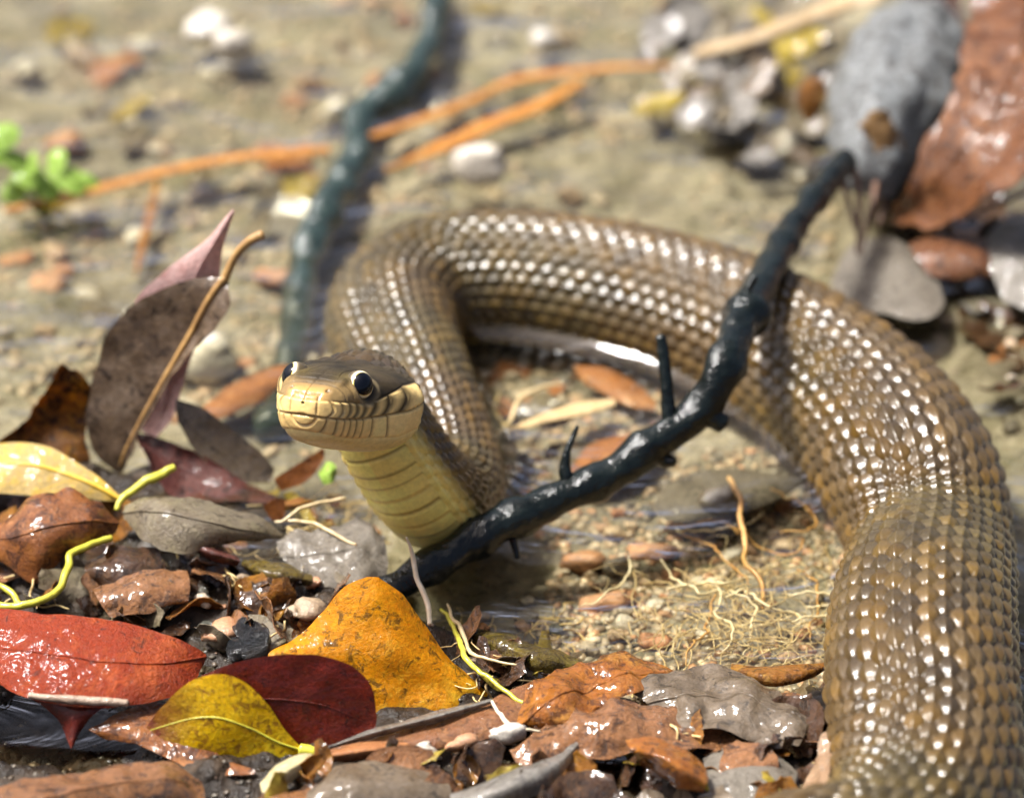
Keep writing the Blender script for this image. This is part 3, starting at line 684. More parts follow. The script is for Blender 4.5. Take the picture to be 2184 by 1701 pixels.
M['peb_white'] = pebble_mat('pebble_white', [(0, (.66, .61, .52)), (.5, (.52, .46, .37)), (1, (.74, .70, .62))], .2, .8)
M['peb_dark'] = pebble_mat('pebble_dark', [(0, (.10, .085, .065)), (.5, (.16, .13, .095)), (1, (.07, .075, .06))], .25, .6)
M['peb_orange'] = pebble_mat('pebble_orange', [(0, (.45, .20, .09)), (.5, (.55, .30, .16)), (1, (.38, .17, .08))])

# ------------------------------------------------------------------ the black branch lying over the snake
BR = [(805, 1262, .22), (860, 1243, .34), (930, 1200, .52), (1010, 1150, .72), (1130, 1090, .95), (1255, 1035, 1.2), (1370, 965, 1.55), (1440, 915, 1.85), (1495, 868, 2.15),
      (1535, 800, 2.75), (1570, 715, 3.05), (1620, 610, 3.05), (1680, 505, 2.75), (1745, 415, 2.55), (1805, 342, 2.4)]
bc = spline(BR, 260)
kn = np.zeros(260)
for at_, a_ in [(.06, .05), (.12, .07), (.17, .10), (.26, .05), (.33, .06), (.41, .05), (.47, .08), (.555, .18), (.62, .05), (.67, .05), (.74, .08), (.80, .05), (.88, .06)]: kn += a_ * np.exp(-((np.linspace(0, 1, 260) - at_) / .016) ** 2)
br_r = np.interp(np.linspace(0, 1, 260), [0, .08, .25, .5, .56, .75, 1], [.30, .36, .36, .37, .37, .33, .30]) + kn
root = empty('fallen_branch', np.r_[bc[0][:2], 0]); tag(root, 'black wet kinked branch lying across the snake back', 'branch')
v, f = tube_geo(bc, br_r, seg=32, rough=.085, rs=1.5, seed=5, is_curve=True); build('branch_wood', v, f, M['black_wood'], root)
def bp_(x, y):                                   # the branch centre nearest to a pixel
    X, Y_ = px(bc); return bc[np.argmin((X - x) ** 2 + (Y_ - y) ** 2)]
def stub(x0, y0, x1, y1, r0, r1, dz=0.0, bend=None):
    a = bp_(x0, y0); dep = (a - CAM) @ FWD; b = D(x1, y1, dep) + np.array([0, 0, dz])
    pts = [a, (a + b) / 2 + (np.array(bend) if bend else 0), b]
    tube('twig', pts, [r0, (r0 + r1) / 2, r1], M['black_wood'], root, n=24, seg=10, rough=.03, rs=3)
stub(1425, 915, 1410, 716, .17, .125, bend=(.02, 0, 0)); stub(1205, 1050, 1232, 908, .19, .035, bend=(-.15, 0, .05)); stub(1085, 1110, 1104, 1190, .13, .06)
stub(1010, 1150, 1000, 1102, .08, .03); stub(1400, 945, 1440, 985, .30, .10, bend=(-.02, 0, -.15)); stub(1495, 870, 1545, 905, .30, .20); stub(1010, 1140, 975, 1165, .16, .08); stub(1590, 670, 1610, 590, .12, .08, bend=(-.1, 0, 0))
dd = np.array([ (np.linalg.norm(line[seg > 8] - c, axis=1) - rad_s[seg > 8]).min() for c in bc]) - br_r
print('branch clearance to snake', np.round(dd[::20], 2))

# ------------------------------------------------------------------ green-black stick in the stream behind
gs = [(935, -40, .25), (925, 40, .25), (895, 140, .2), (835, 200, .02), (770, 250, -.05), (757, 330, -.1), (738, 395, -.15), (690, 460, -.1), (655, 520, -.2), (640, 600, -.35), (632, 700, -.45), (600, 820, -.55), (570, 920, -.6)]
v, f = tube_geo(gs, [.38, .42, .40, .46, .40, .42, .42, .40, .36, .34, .30], n=160, seg=20, rough=.20, rs=1.1, seed=9)
tag(build('sunken_stick', v, f, M['green_wood']), 'dark green crooked stick sinking into the stream behind the snake', 'stick')

# ------------------------------------------------------------------ orange reed blades floating behind
def blade(label, pts, w, mat, lift=.0, name='reed_blade', **kw):
    c = spline(pts, 40); t_, n_, b_ = frames(c); ww = np.interp(np.linspace(0, 1, 40), np.linspace(0, 1, len(w)), w)
    side_ = np.cross(t_, [0, 0, 1.0]); side_ /= np.linalg.norm(side_, axis=1)[:, None]
    return leaf(name, label, list(c - side_ * ww[:, None]), list(c + np.array([0, 0, .05])), list(c + side_ * ww[:, None]), mat, cat='reed', thick=.05, wave=.03, crease=.0, **kw)
G_R = None
blade('long orange reed blade floating beyond the standing brown leaf', [(10, 450, .12), (160, 415, .12), (330, 372, .14), (480, 340, .12), (700, 318, .06)], [.05, .20, .18, .17, .20, .14], M['stem_orange'])
blade('thin orange reed running from the green stick up stream', [(790, 292, .06), (900, 255, .1), (1000, 215, .12), (1100, 172, .14), (1260, 148, .14), (1460, 138, .16)], [.10, .17, .14, .2, .16, .05], M['stem_orange'])
blade('broad orange reed blade with pointed end beside the green stick', [(822, 366, .05), (930, 318, .08), (1040, 268, .1), (1150, 225, .12), (1240, 172, .14)], [.03, .22, .27, .22, .12], M['stem_orange'])
blade('short orange strand sunk under the long reed blade', [(335, 385, .0), (325, 440, -.2), (305, 520, -.4), (290, 590, -.5)], [.07, .1, .08, .04], M['stem_orange'])

# ------------------------------------------------------------------ leaves of the left bank
def leaf_v(pts, dg=0): return [V(*q) for q in pts]
leaf('standing_leaf', 'large dark brown leaf standing upright with tan stalk', 
     leaf_v([(480, 595, 955), (440, 592, 952), (335, 622, 950), (245, 690, 955), (203, 785, 965), (188, 880, 975), (200, 955, 985), (245, 1010, 1000)]),
     leaf_v([(482, 592, 962), (436, 655, 968), (395, 730, 975), (350, 810, 982), (300, 900, 990), (268, 960, 998), (250, 1010, 1002)]),
     leaf_v([(486, 600, 962), (492, 645, 985), (425, 735, 992), (385, 780, 996), (345, 850, 1000), (300, 930, 1004), (256, 1010, 1003)]),
     M['stand'], rib=.085, rib_mat=M['rib_tan'], crease=.7, wave=.10, nu=60, nv=23, stalk=leaf_v([(476, 606, 962), (490, 570, 960), (510, 535, 958), (535, 512, 957), (560, 500, 957)]), stalk_r=.10, edge=.06)
leaf('pointed_leaf', 'pale pink leaf tip poking up behind the dark standing leaf',
     leaf_v([(500, 447, 930), (440, 512, 930), (365, 568, 930), (290, 640, 935), (260, 760, 945), (290, 900, 960), (325, 935, 965)]),
     leaf_v([(499, 450, 932), (455, 520, 938), (420, 580, 942), (390, 680, 948), (360, 800, 955), (340, 900, 962), (328, 935, 966)]),
     leaf_v([(498, 449, 932), (475, 525, 935), (468, 585, 938), (440, 680, 945), (395, 800, 958), (368, 890, 965), (332, 936, 967)]),
     M['pink'], rib=.03, wave=.05, nu=54)
leaf('torn_leaf', 'torn amber and dark brown leaf leaning beside the standing leaf',
     leaf_v([(140, 778, 965), (90, 850, 970), (40, 905, 975), (0, 960, 985), (-10, 1000, 995)]),
     leaf_v([(150, 790, 962), (130, 860, 968), (110, 920, 975), (100, 970, 990), (90, 1010, 1000)]),
     leaf_v([(160, 790, 962), (185, 830, 965), (195, 900, 972), (190, 960, 985), (180, 1010, 1000)]), M['amber_dark'], wave=.16, edge=.12)
leaf('veined_leaf', 'yellow veined leaf lying flat below the torn amber leaf',
     [(262, 1062, .75), (190, 1000, 1.15), (100, 955, 1.3), (0, 945, 1.2), (-120, 955, 1.1)], [(262, 1066, .7), (180, 1025, 1.0), (90, 995, 1.15), (0, 990, 1.1), (-120, 995, 1.0)],
     [(262, 1070, .65), (180, 1062, .7), (90, 1058, .75), (0, 1052, .75), (-120, 1050, .75)], M['yellow_flat'], rib=.05, rib_mat=plain_mat('yellow_rib', (.70, .45, .03), (.6, .36, .03)), wave=.06)
leaf('curled_leaf', 'glossy rust brown leaf with crinkled edge over the yellow rootlet',
     [(252, 1112, .9), (200, 1068, 1.35), (130, 1048, 1.5), (70, 1062, 1.4), (10, 1110, 1.0), (-60, 1120, .8)], [(252, 1116, .9), (190, 1110, 1.35), (120, 1120, 1.4), (60, 1140, 1.2), (0, 1150, .9), (-60, 1150, .7)],
     [(252, 1120, .85), (210, 1160, .8), (140, 1190, .7), (75, 1245, .35), (20, 1215, .45), (-60, 1180, .5)], M['rust'], rib=.035, wave=.12, edge=.10, nu=54, nv=21)
leaf('rolled_leaf', 'grey brown leaf with rolled dark underside behind the black cavity',
     [(268, 1085, 1.0), (330, 1055, 1.35), (430, 1070, 1.3), (540, 1098, 1.0), (610, 1140, .55)], [(266, 1095, 1.0), (340, 1090, 1.55), (430, 1110, 1.45), (520, 1130, 1.1), (608, 1144, .52)],
     [(268, 1105, .95), (310, 1150, 1.0), (390, 1180, .95), (480, 1160, .9), (604, 1150, .50)], M['greybrown'], rib=.035, wave=.05, nu=54, nv=21, edge=.08)
leaf('rolled_scrap', 'dark rolled strip of leaf curling under the grey brown leaf', [(395, 1140, .95), (450, 1165, .85), (505, 1185, .75)], [(390, 1150, 1.0), (445, 1176, .95), (512, 1196, .8)], [(398, 1158, .8), (440, 1192, .6), (505, 1206, .55)], M['maroon_dark'], wave=.06)
leaf('dark_leaf', 'dark maroon leaf folded at the foot of the standing leaf',
     leaf_v([(285, 925, 990), (350, 940, 1000), (430, 965, 1010), (520, 1020, 1025), (600, 1060, 1050)]), leaf_v([(290, 935, 1000), (360, 985, 1015), (440, 1020, 1030), (520, 1040, 1045), (600, 1066, 1055)]),
     leaf_v([(300, 960, 1030), (360, 1050, 1060), (440, 1065, 1065), (520, 1068, 1066), (600, 1070, 1062)]), M['maroon_dark'], wave=.08, edge=.08, rib=.03)
leaf('grey_leaf', 'grey translucent leaf sloping down to the water behind the maroon leaf',
     leaf_v([(375, 850, 985), (430, 870, 990), (500, 920, 1000), (560, 965, 1010), (585, 1000, 1015)]), leaf_v([(375, 870, 990), (420, 920, 1000), (480, 970, 1010), (540, 1010, 1020), (580, 1020, 1022)]),
     leaf_v([(378, 900, 1000), (420, 965, 1010), (470, 1010, 1020), (530, 1030, 1026), (578, 1028, 1026)]), M['glassy_grey'], rib=.03, wave=.04)
leaf('red_scrap', 'small red brown leaf standing on edge beside the snake neck', leaf_v([(585, 1022, 1045), (640, 985, 1040), (690, 955, 1040)]), leaf_v([(590, 1035, 1048), (645, 1010, 1045), (692, 965, 1042)]), leaf_v([(600, 1045, 1050), (650, 1030, 1050), (690, 978, 1045)]), M['rust'], wave=.04)
leaf('orange_scrap', 'small orange leaf scrap propped at the end of the grey brown leaf', leaf_v([(560, 1078, 1110), (590, 1062, 1105), (615, 1065, 1100)]), leaf_v([(570, 1095, 1112), (596, 1085, 1110), (612, 1080, 1106)]), leaf_v([(580, 1110, 1115), (600, 1112, 1115), (606, 1095, 1112)]), M['rust'], wave=.05)
leaf('yellow_scrap', 'small golden leaf scrap under the snake chin', [(608, 1068, .7), (640, 1062, .7), (668, 1066, .6)], [(608, 1078, .75), (640, 1074, .75), (666, 1070, .6)], [(606, 1090, .6), (640, 1084, .6), (662, 1074, .55)], M['litter_o'], wave=.04)
leaf('olive_scrap', 'yellow edged brown leaf lying in mud below the rolled leaf', [(520, 1190, .5), (590, 1205, .6), (665, 1225, .5)], [(515, 1205, .5), (590, 1225, .65), (668, 1238, .45)], [(530, 1225, .3), (590, 1245, .35), (660, 1250, .3)], M['olivewet'], wave=.1)
leaf('grey_flake', 'wet grey flake of bark leaning on the foot of the snake', [(590, 1150, .5), (680, 1132, .6), (760, 1115, .6), (815, 1140, .55)], [(600, 1190, .42), (700, 1185, .5), (770, 1180, .5), (828, 1195, .42)], [(640, 1225, .3), (710, 1245, .32), (770, 1248, .32), (820, 1235, .3)], M['sub_grey'], wave=.16, ws=1.6, edge=.2, rib=.02)
leaf('brown_scrap', 'dark brown wet leaf between rootlet and black cavity', [(190, 1185, .6), (260, 1165, .75), (340, 1180, .65)], [(180, 1215, .65), (260, 1205, .8), (345, 1205, .6)], [(200, 1245, .4), (270, 1245, .5), (340, 1235, .4)], M['litter'], wave=.12, edge=.1)
leaf('purple_scrap', 'purplish brown wet leaf behind the red leaf', [(200, 1260, .55), (300, 1225, .75), (400, 1215, .75)], [(210, 1280, .6), (300, 1260, .8), (405, 1250, .7)], [(230, 1310, .4), (310, 1305, .5), (400, 1290, .45)], M['wetbrown'], wave=.14, edge=.1)

# ------------------------------------------------------------------ leaves of the front
leaf('red_leaf', 'large glossy red leaf with a twig lying on it',
     [(438, 1398, .95), (380, 1362, 1.35), (250, 1326, 1.65), (110, 1310, 1.7), (0, 1296, 1.7), (-140, 1290, 1.6)], [(438, 1402, .95), (340, 1415, 1.35), (220, 1410, 1.5), (100, 1395, 1.5), (-20, 1380, 1.45), (-140, 1370, 1.4)],
     [(434, 1412, .9), (405, 1465, .9), (320, 1498, .95), (200, 1508, 1.0), (60, 1490, 1.05), (-20, 1450, 1.1), (-140, 1430, 1.1)], M['red'], rib=.03, wave=.06, nu=64, nv=27, crease=.1, edge=.03)
leaf('drip_leaf', 'wet dark red leaf tip hanging below the red leaf', [(30, 1470, .95), (90, 1505, .75), (130, 1545, .5), (150, 1592, .3)], [(130, 1480, 1.0), (150, 1515, .85), (155, 1550, .6), (152, 1594, .3)], [(255, 1500, .9), (200, 1520, .8), (175, 1550, .55), (155, 1592, .3)], M['maroon'], wave=.03)
tube_tw = tube('twig', [(62, 1482, 1.12), (130, 1490, 1.12), (200, 1494, 1.1), (272, 1499, 1.05)], [.07, .085, .08, .095], M['twig_grey'], n=40, seg=10, rough=.03, rs=3); tag(tube_tw, 'short broken grey twig lying on the red leaf', 'twig')
leaf('orange_leaf', 'big orange leaf with dark blotches standing like a tent',
     leaf_v([(785, 1232, 1414), (735, 1252, 1417), (680, 1310, 1433), (620, 1368, 1451), (572, 1398, 1464), (620, 1450, 1489), (700, 1520, 1520), (790, 1545, 1539)]),
     leaf_v([(795, 1231, 1414), (805, 1290, 1441), (812, 1350, 1464), (815, 1400, 1483), (815, 1440, 1495), (810, 1480, 1511), (805, 1520, 1526), (800, 1545, 1541)]),
     leaf_v([(805, 1232, 1414), (865, 1275, 1420), (915, 1340, 1433), (960, 1405, 1449), (1005, 1448, 1464), (1044, 1484, 1481), (1040, 1490, 1485), (960, 1514, 1511), (815, 1545, 1541)]), M['orange'], crease=.0, wave=.07, nu=64, nv=31, edge=.02)
leaf('maroon_leaf', 'deep maroon leaf standing in front of the orange leaf',
     leaf_v([(430, 1440, 1575), (500, 1412, 1570), (590, 1397, 1568), (680, 1400, 1570), (755, 1425, 1574), (795, 1470, 1580), (804, 1530, 1590)]), leaf_v([(420, 1490, 1592), (500, 1490, 1590), (590, 1490, 1588), (680, 1500, 1588), (740, 1520, 1590), (780, 1540, 1592), (802, 1545, 1594)]),
     leaf_v([(430, 1560, 1605), (520, 1590, 1608), (600, 1605, 1612), (670, 1605, 1612), (730, 1590, 1608), (775, 1570, 1602), (800, 1556, 1598)]), M['maroon'], crease=.1, wave=.06, rib=.025, nu=54, nv=21)
leaf('yellow_leaf', 'bright yellow leaf with brown freckles and maroon tip',
     leaf_v([(640, 1592, 1620), (600, 1545, 1614), (560, 1490, 1604), (510, 1450, 1598), (460, 1438, 1596), (400, 1455, 1598), (345, 1505, 1604), (308, 1555, 1612)]), leaf_v([(642, 1598, 1623), (590, 1580, 1624), (530, 1550, 1624), (470, 1530, 1624), (420, 1530, 1622), (375, 1540, 1619), (335, 1552, 1616), (306, 1562, 1614)]),
     leaf_v([(640, 1604, 1624), (580, 1618, 1635), (520, 1624, 1640), (460, 1612, 1640), (410, 1595, 1638), (370, 1582, 1632), (335, 1574, 1624), (308, 1568, 1616)]), M['yellow'], crease=.2, wave=.05, nu=54, nv=21, rib=.025,
     stalk=[V(640, 1598, 1622), V(665, 1602, 1624), V(690, 1612, 1628), V(705, 1614, 1632)], stalk_r=.13, rib_mat=M['root_yellow'])
leaf('lower_leaf', 'dull red brown leaf lying under the yellow leaf', [(190, 1555, .55), (260, 1510, .75), (360, 1500, .7), (470, 1600, .45), (545, 1640, .4)], [(200, 1562, .5), (280, 1550, .7), (370, 1570, .6), (460, 1620, .45), (545, 1645, .38)], [(215, 1572, .4), (300, 1590, .5), (380, 1630, .35), (460, 1650, .35), (540, 1652, .35)], M['rust'], wave=.07, edge=.06)
leaf('brown_strip', 'flat brown leaf strip lying before the orange leaf', [(690, 1600, .35), (800, 1570, .45), (930, 1530, .5), (1040, 1495, .5), (1140, 1455, .45)], [(720, 1612, .35), (830, 1590, .5), (950, 1562, .55), (1060, 1528, .55), (1165, 1480, .45)], [(760, 1618, .3), (860, 1610, .35), (970, 1590, .4), (1080, 1560, .4), (1180, 1505, .4)], M['brownstrip'], wave=.05, edge=.05)
leaf('tan_strip', 'smooth tan leaf strip curled at the foot of the brown strip', [(705, 1600, .55), (780, 1580, .6), (870, 1582, .55)], [(700, 1612, .6), (785, 1598, .7), (880, 1594, .55)], [(708, 1624, .4), (785, 1618, .45), (872, 1604, .45)], M['sub_orange'], wave=.03)
leaf('wet_leaf', 'wet shiny rust leaf lying at the pool edge', [(1095, 1545, .5), (1130, 1480, .75), (1210, 1420, .75), (1330, 1398, .55), (1440, 1430, .35)], [(1110, 1545, .5), (1180, 1495, .9), (1260, 1455, .85), (1350, 1440, .65), (1445, 1436, .35)], [(1150, 1545, .45), (1220, 1535, .7), (1310, 1500, .65), (1390, 1470, .5), (1450, 1442, .3)], M['wetrust'], wave=.16, ws=1.3, edge=.1, nu=60, nv=25, rib=.03)
leaf('wet_leaf', 'long wet brown leaf spread in front of the rust leaf', [(1090, 1600, .45), (1200, 1535, .6), (1350, 1500, .65), (1480, 1520, .55), (1600, 1590, .4)], [(1100, 1620, .45), (1220, 1575, .65), (1350, 1550, .7), (1470, 1565, .6), (1600, 1596, .38)], [(1130, 1640, .35), (1230, 1620, .45), (1350, 1605, .5), (1470, 1600, .5), (1590, 1602, .35)], M['wetbrown'], wave=.16, ws=1.5, edge=.12, nu=60, nv=25)
leaf('glassy_leaf', 'grey glassy wet leaf between rust leaf and snake', [(1335, 1470, .5), (1420, 1425, .6), (1530, 1410, .55), (1640, 1460, .45), (1720, 1540, .4)], [(1380, 1500, .5), (1460, 1480, .75), (1550, 1480, .7), (1640, 1520, .55), (1715, 1570, .4)], [(1450, 1560, .45), (1510, 1560, .55), (1570, 1570, .55), (1640, 1590, .45), (1700, 1600, .35)], M['glassy_grey'], wave=.18, ws=1.3, edge=.12, rib=.03, nu=56, nv=23)
leaf('olive_leaf', 'wet olive yellow leaf folded along the pool edge', [(975, 1325, .25), (1060, 1350, .4), (1150, 1380, .5), (1260, 1412, .4)], [(985, 1345, .3), (1070, 1375, .65), (1150, 1402, .7), (1250, 1422, .45)], [(1000, 1370, .25), (1070, 1405, .4), (1140, 1430, .45), (1230, 1440, .35)], M['olivewet'], wave=.12, ws=1.3, edge=.06)
leaf('amber_leaf', 'amber leaf tip half sunk against the snake side', [(1560, 1412, .15), (1620, 1420, .3), (1690, 1420, .3), (1775, 1412, .15)], [(1558, 1425, .15), (1620, 1438, .45), (1690, 1438, .4), (1775, 1416, .15)], [(1565, 1440, .1), (1630, 1462, .25), (1690, 1458, .25), (1770, 1422, .12)], M['litter_o'], wave=.03)
leaf('rolled_leaf', 'rolled wet chestnut leaf before the long brown leaf', [(1335, 1580, .9), (1400, 1575, 1.0), (1470, 1605, .9), (1505, 1650, .75)], [(1345, 1600, .95), (1400, 1610, 1.2), (1460, 1640, 1.1), (1505, 1668, .8)], [(1370, 1640, .4), (1410, 1655, .5), (1450, 1680, .5), (1500, 1690, .5)], M['wetrust'], wave=.06, ws=1.2, edge=.06)
leaf('tan_leaf', 'pale tan leaf curled upright against the snake side', [(1700, 1760, .3), (1705, 1690, .5), (1728, 1610, .75), (1772, 1552, .9)], [(1760, 1770, .5), (1765, 1690, .75), (1772, 1615, .95), (1776, 1552, .92)], [(1840, 1760, .2), (1838, 1680, .4), (1822, 1600, .65), (1780, 1553, .9)], LM('tan_leaf', (.55, .37, .22), (.45, .28, .16), (.64, .47, .32), vein=(.4, .25, .14), trans=.3, rough=.2, coat=.8, bump=1.0), wave=.16, ws=1.6, crease=.6, rib=.03, edge=.12)
leaf('bottom_leaf', 'brown leaf with white wet glare under the dark hollow', [(-80, 1700, .9), (60, 1668, 1.0), (180, 1632, 1.0), (300, 1622, .9), (430, 1650, .6)], [(-80, 1735, .9), (60, 1715, 1.15), (190, 1680, 1.15), (310, 1665, .95), (440, 1670, .55)], [(-80, 1780, .6), (60, 1770, .7), (200, 1745, .7), (320, 1720, .6), (440, 1700, .5)], M['wetbrown'], wave=.14, edge=.08, rib=.03)
leaf('grey_leaf', 'grey green wet leaf lying in the foreground past the yellow stalk', [(660, 1680, .7), (740, 1630, .85), (840, 1625, .85), (940, 1655, .65)], [(650, 1705, .75), (740, 1675, 1.0), (850, 1665, .95), (960, 1675, .65)], [(660, 1760, .5), (750, 1745, .6), (860, 1730, .6), (960, 1705, .5)], M['glassy_grey'], wave=.08, edge=.06)
leaf('purple_leaf', 'dark purple grey leaf curving through the wet debris', [(960, 1690, .7), (1060, 1655, .8), (1160, 1620, .75), (1230, 1580, .6)], [(965, 1715, .7), (1080, 1680, .95), (1170, 1640, .85), (1235, 1586, .6)], [(990, 1750, .5), (1090, 1715, .6), (1180, 1670, .6), (1238, 1596, .5)], M['palegrey'], wave=.06)
leaf('grey_flat', 'flat grey olive leaf beside the rolled chestnut leaf', [(1500, 1620, .4), (1560, 1590, .5), (1640, 1600, .5), (1700, 1650, .4)], [(1510, 1670, .45), (1570, 1640, .6), (1640, 1645, .6), (1695, 1680, .45)], [(1520, 1730, .3), (1580, 1710, .4), (1640, 1705, .4), (1690, 1710, .35)], M['sub_grey'], wave=.06)
leaf('straw_leaf', 'pale straw coloured split leaf base under the yellow stalk', [(555, 1670, .55), (590, 1630, .7), (640, 1605, .75), (690, 1605, .6)], [(560, 1690, .55), (600, 1650, .8), (650, 1622, .8), (695, 1612, .6)], [(580, 1700, .45), (615, 1672, .55), (660, 1640, .55), (700, 1622, .5)], LM('pale_straw', (.66, .60, .38), (.55, .46, .24), (.72, .68, .52), trans=.2, rough=.3), wave=.05)
leaf('film_sheen_strip', 'silvery curled strip along the foot of the orange leaf', [(700, 1588, .50), (800, 1552, .62), (920, 1520, .66), (1046, 1488, .66)], [(700, 1592, .56), (800, 1560, .72), (920, 1530, .76), (1050, 1493, .7)], [(702, 1598, .46), (805, 1570, .55), (925, 1540, .58), (1050, 1500, .6)], M['palegrey'], wave=.03)  # pale strip stands in for the silvery sheen of a water film

# ------------------------------------------------------------------ upper right pile
def wrap_leaf(name, label, axis, rx, start, sweep, mat, nu=50, nv=60, thick=.04, wave=.05, seed=3, squash=1.0):
    c = spline(axis, nu); t_, n_, b_ = frames(c); r = np.interp(np.linspace(0, 1, nu), np.linspace(0, 1, len(rx)), rx)
    a = math.radians(start) + math.radians(sweep) * np.linspace(0, 1, nv); sp = 1 + .10 * np.linspace(0, 1, nv)
    G = c[:, None] + (n_[:, None] * (np.cos(a) * sp * squash)[None, :, None] + b_[:, None] * (np.sin(a) * sp)[None, :, None]) * r[:, None, None]
    dirn = G - c[:, None]; dirn /= np.linalg.norm(dirn, axis=2, keepdims=True) + 1e-9
    G = G + dirn * (wave * fbm(G * np.array([.9, .9, .5]), 4, seed) + .05 * np.sin(a * 9 + 2)[None] * sstep(0, .3, np.linspace(0, 1, nu))[:, None])[..., None]
    vv, ff, N = sheet_solid(G, thick); uv = np.stack(np.meshgrid(np.linspace(0, 1, nu), np.linspace(0, 1, nv), indexing='ij'), -1).reshape(-1, 2)
    return tag(build(name, vv, ff, mat, uv=uv[sheet_solid.idx]), label, 'leaf')
wrap_leaf('rolled_leaf', 'big rolled grey leaf like a cocoon above the end of the branch', [(1850, 410, .9), (1862, 350, 1.5), (1890, 250, 1.9), (1925, 140, 2.1), (1960, 40, 1.9)], [.55, 1.15, 1.38, 1.46, 1.30, 1.05, .35], 200, 335, M['cocoon'], seed=13, wave=.22)
leaf('dry_leaf', 'large chestnut brown leaf arching beside the grey rolled leaf', [(2075, -60, 4.2), (2062, 60, 4.0), (2040, 180, 3.6), (1985, 300, 2.6), (1935, 400, 1.5), (1880, 478, .3)], [(2190, -60, 4.6), (2180, 80, 4.4), (2140, 200, 3.8), (2080, 300, 3.0), (2010, 385, 2.0), (1905, 475, .5)],
     [(2420, -40, 4.2), (2420, 120, 4.2), (2400, 240, 4.0), (2330, 330, 3.6), (2160, 400, 2.9), (1960, 470, 1.2)], M['bigbrown'], nu=70, nv=41, wave=.38, ws=.55, rib=.07, edge=.1, thick=.03)
leaf('dry_leaf', 'rusty leaf lying in the hollow under the chestnut leaf', [(1940, 520, .7), (2010, 500, .8), (2100, 510, .8), (2150, 560, .6)], [(1950, 545, .7), (2020, 540, .9), (2090, 550, .9), (2140, 580, .6)], [(1980, 585, .5), (2040, 595, .5), (2090, 595, .5), (2130, 592, .5)], M['bigbrown'], wave=.06)
leaf('grey_leaf', 'smooth grey brown leaf half sunk behind the snake', [(1770, 600, .1), (1820, 520, .25), (1900, 510, .45), (1990, 580, .4), (2015, 640, .3)], [(1790, 640, .1), (1850, 590, .3), (1920, 590, .5), (1980, 630, .4), (2012, 650, .3)], [(1830, 670, .0), (1880, 670, .15), (1940, 685, .25), (1985, 680, .3), (2008, 660, .3)], M['sub_grey'], wave=.05)
leaf('bank_leaf', 'torn grey leaf on mud right of the rusty leaf', [(2090, 520, .7), (2150, 470, .9), (2260, 480, 1.0)], [(2110, 570, .75), (2170, 560, 1.0), (2270, 560, 1.0)], [(2140, 640, .5), (2190, 655, .6), (2280, 640, .6)], M['palegrey'], wave=.1, edge=.1)
for i, (a_, lab) in enumerate([([(2060, 470, 1.1), (2120, 440, 1.3), (2200, 405, 1.5)], 'reddish bare twig sticking out under the chestnut leaf')]):
    tag(tube('twig', a_, [.04, .07, .08], M['twig_grey'], n=30, seg=8, rough=.02), lab, 'twig')
drop = [([(1795, 330, 2.2), (1800, 390, 1.9), (1815, 450, 1.5), (1830, 500, 1.1)], .05), ([(1812, 335, 2.3), (1830, 400, 1.8), (1832, 470, 1.3), (1828, 540, .6)], .055), ([(1870, 360, 1.6), (1862, 430, 1.3), (1845, 490, .9), (1835, 545, .5)], .05),
        ([(1800, 320, 2.4), (1775, 380, 2.2), (1745, 430, 2.2)], .04), ([(1895, 330, 1.2), (1888, 420, .9), (1875, 480, .5)], .06)]
M['dry_stalk'] = plain_mat('dry_stalk', (.22, .12, .075), (.10, .05, .03), .5, .2)
for a_, r_ in drop:
    r_ *= 1.7; tag(tube('dry_stalk', a_, [r_, r_ * .9, r_ * .5], M['dry_stalk'], n=24, seg=7, rough=.02), 'thin dry stalk dangling from the rolled grey leaf', 'stalk', 'dry stalks under the rolled grey leaf')
leaf('bract', 'tan papery bract at the mouth of the rolled grey leaf', leaf_v([(1825, 262, 480), (1868, 240, 478), (1912, 268, 478), (1922, 325, 485), (1892, 372, 490)]), leaf_v([(1835, 270, 486), (1860, 275, 490), (1885, 295, 492), (1893, 325, 492), (1886, 346, 492)]), leaf_v([(1838, 290, 488), (1855, 300, 492), (1868, 315, 494), (1878, 335, 494), (1884, 347, 492)]), LM('bract_tan', (.36, .22, .10), (.26, .15, .06), (.44, .30, .17), trans=.3, coat=.1), wave=.16, ws=1.2, crease=.7, edge=.2)
leaf('bract', 'yellow brown husk standing in pale debris left of the rolled leaf', leaf_v([(1715, 255, 420), (1700, 215, 415), (1720, 170, 410), (1750, 165, 410)]), leaf_v([(1725, 258, 422), (1725, 215, 420), (1740, 180, 415), (1755, 167, 411)]), leaf_v([(1735, 258, 422), (1755, 220, 420), (1762, 190, 415), (1758, 168, 411)]), M['litter_o'], wave=.05)
leaf('dry_leaf', 'tan straw blade leaning on pale debris behind the rolled leaf', [(1480, 105, .6), (1600, 70, .9), (1740, 10, 1.3), (1860, -40, 1.6)], [(1480, 115, .6), (1605, 85, 1.0), (1750, 28, 1.4), (1870, -20, 1.6)], [(1485, 125, .5), (1610, 100, .8), (1760, 45, 1.2), (1880, 0, 1.5)], LM('tan_straw_blade', (.60, .46, .28), (.48, .34, .18), (.68, .56, .40), trans=.2), wave=.05)
leaf('dry_leaf', 'dark brown leaf crumpled above the rolled grey leaf', [(1900, 20, 2.0), (1960, -30, 2.4), (2050, -20, 2.4)], [(1910, 50, 2.0), (1970, 10, 2.6), (2050, 20, 2.4)], [(1990, 90, 2.0), (2020, 60, 2.2), (2060, 60, 2.2)], M['litter'], wave=.12)

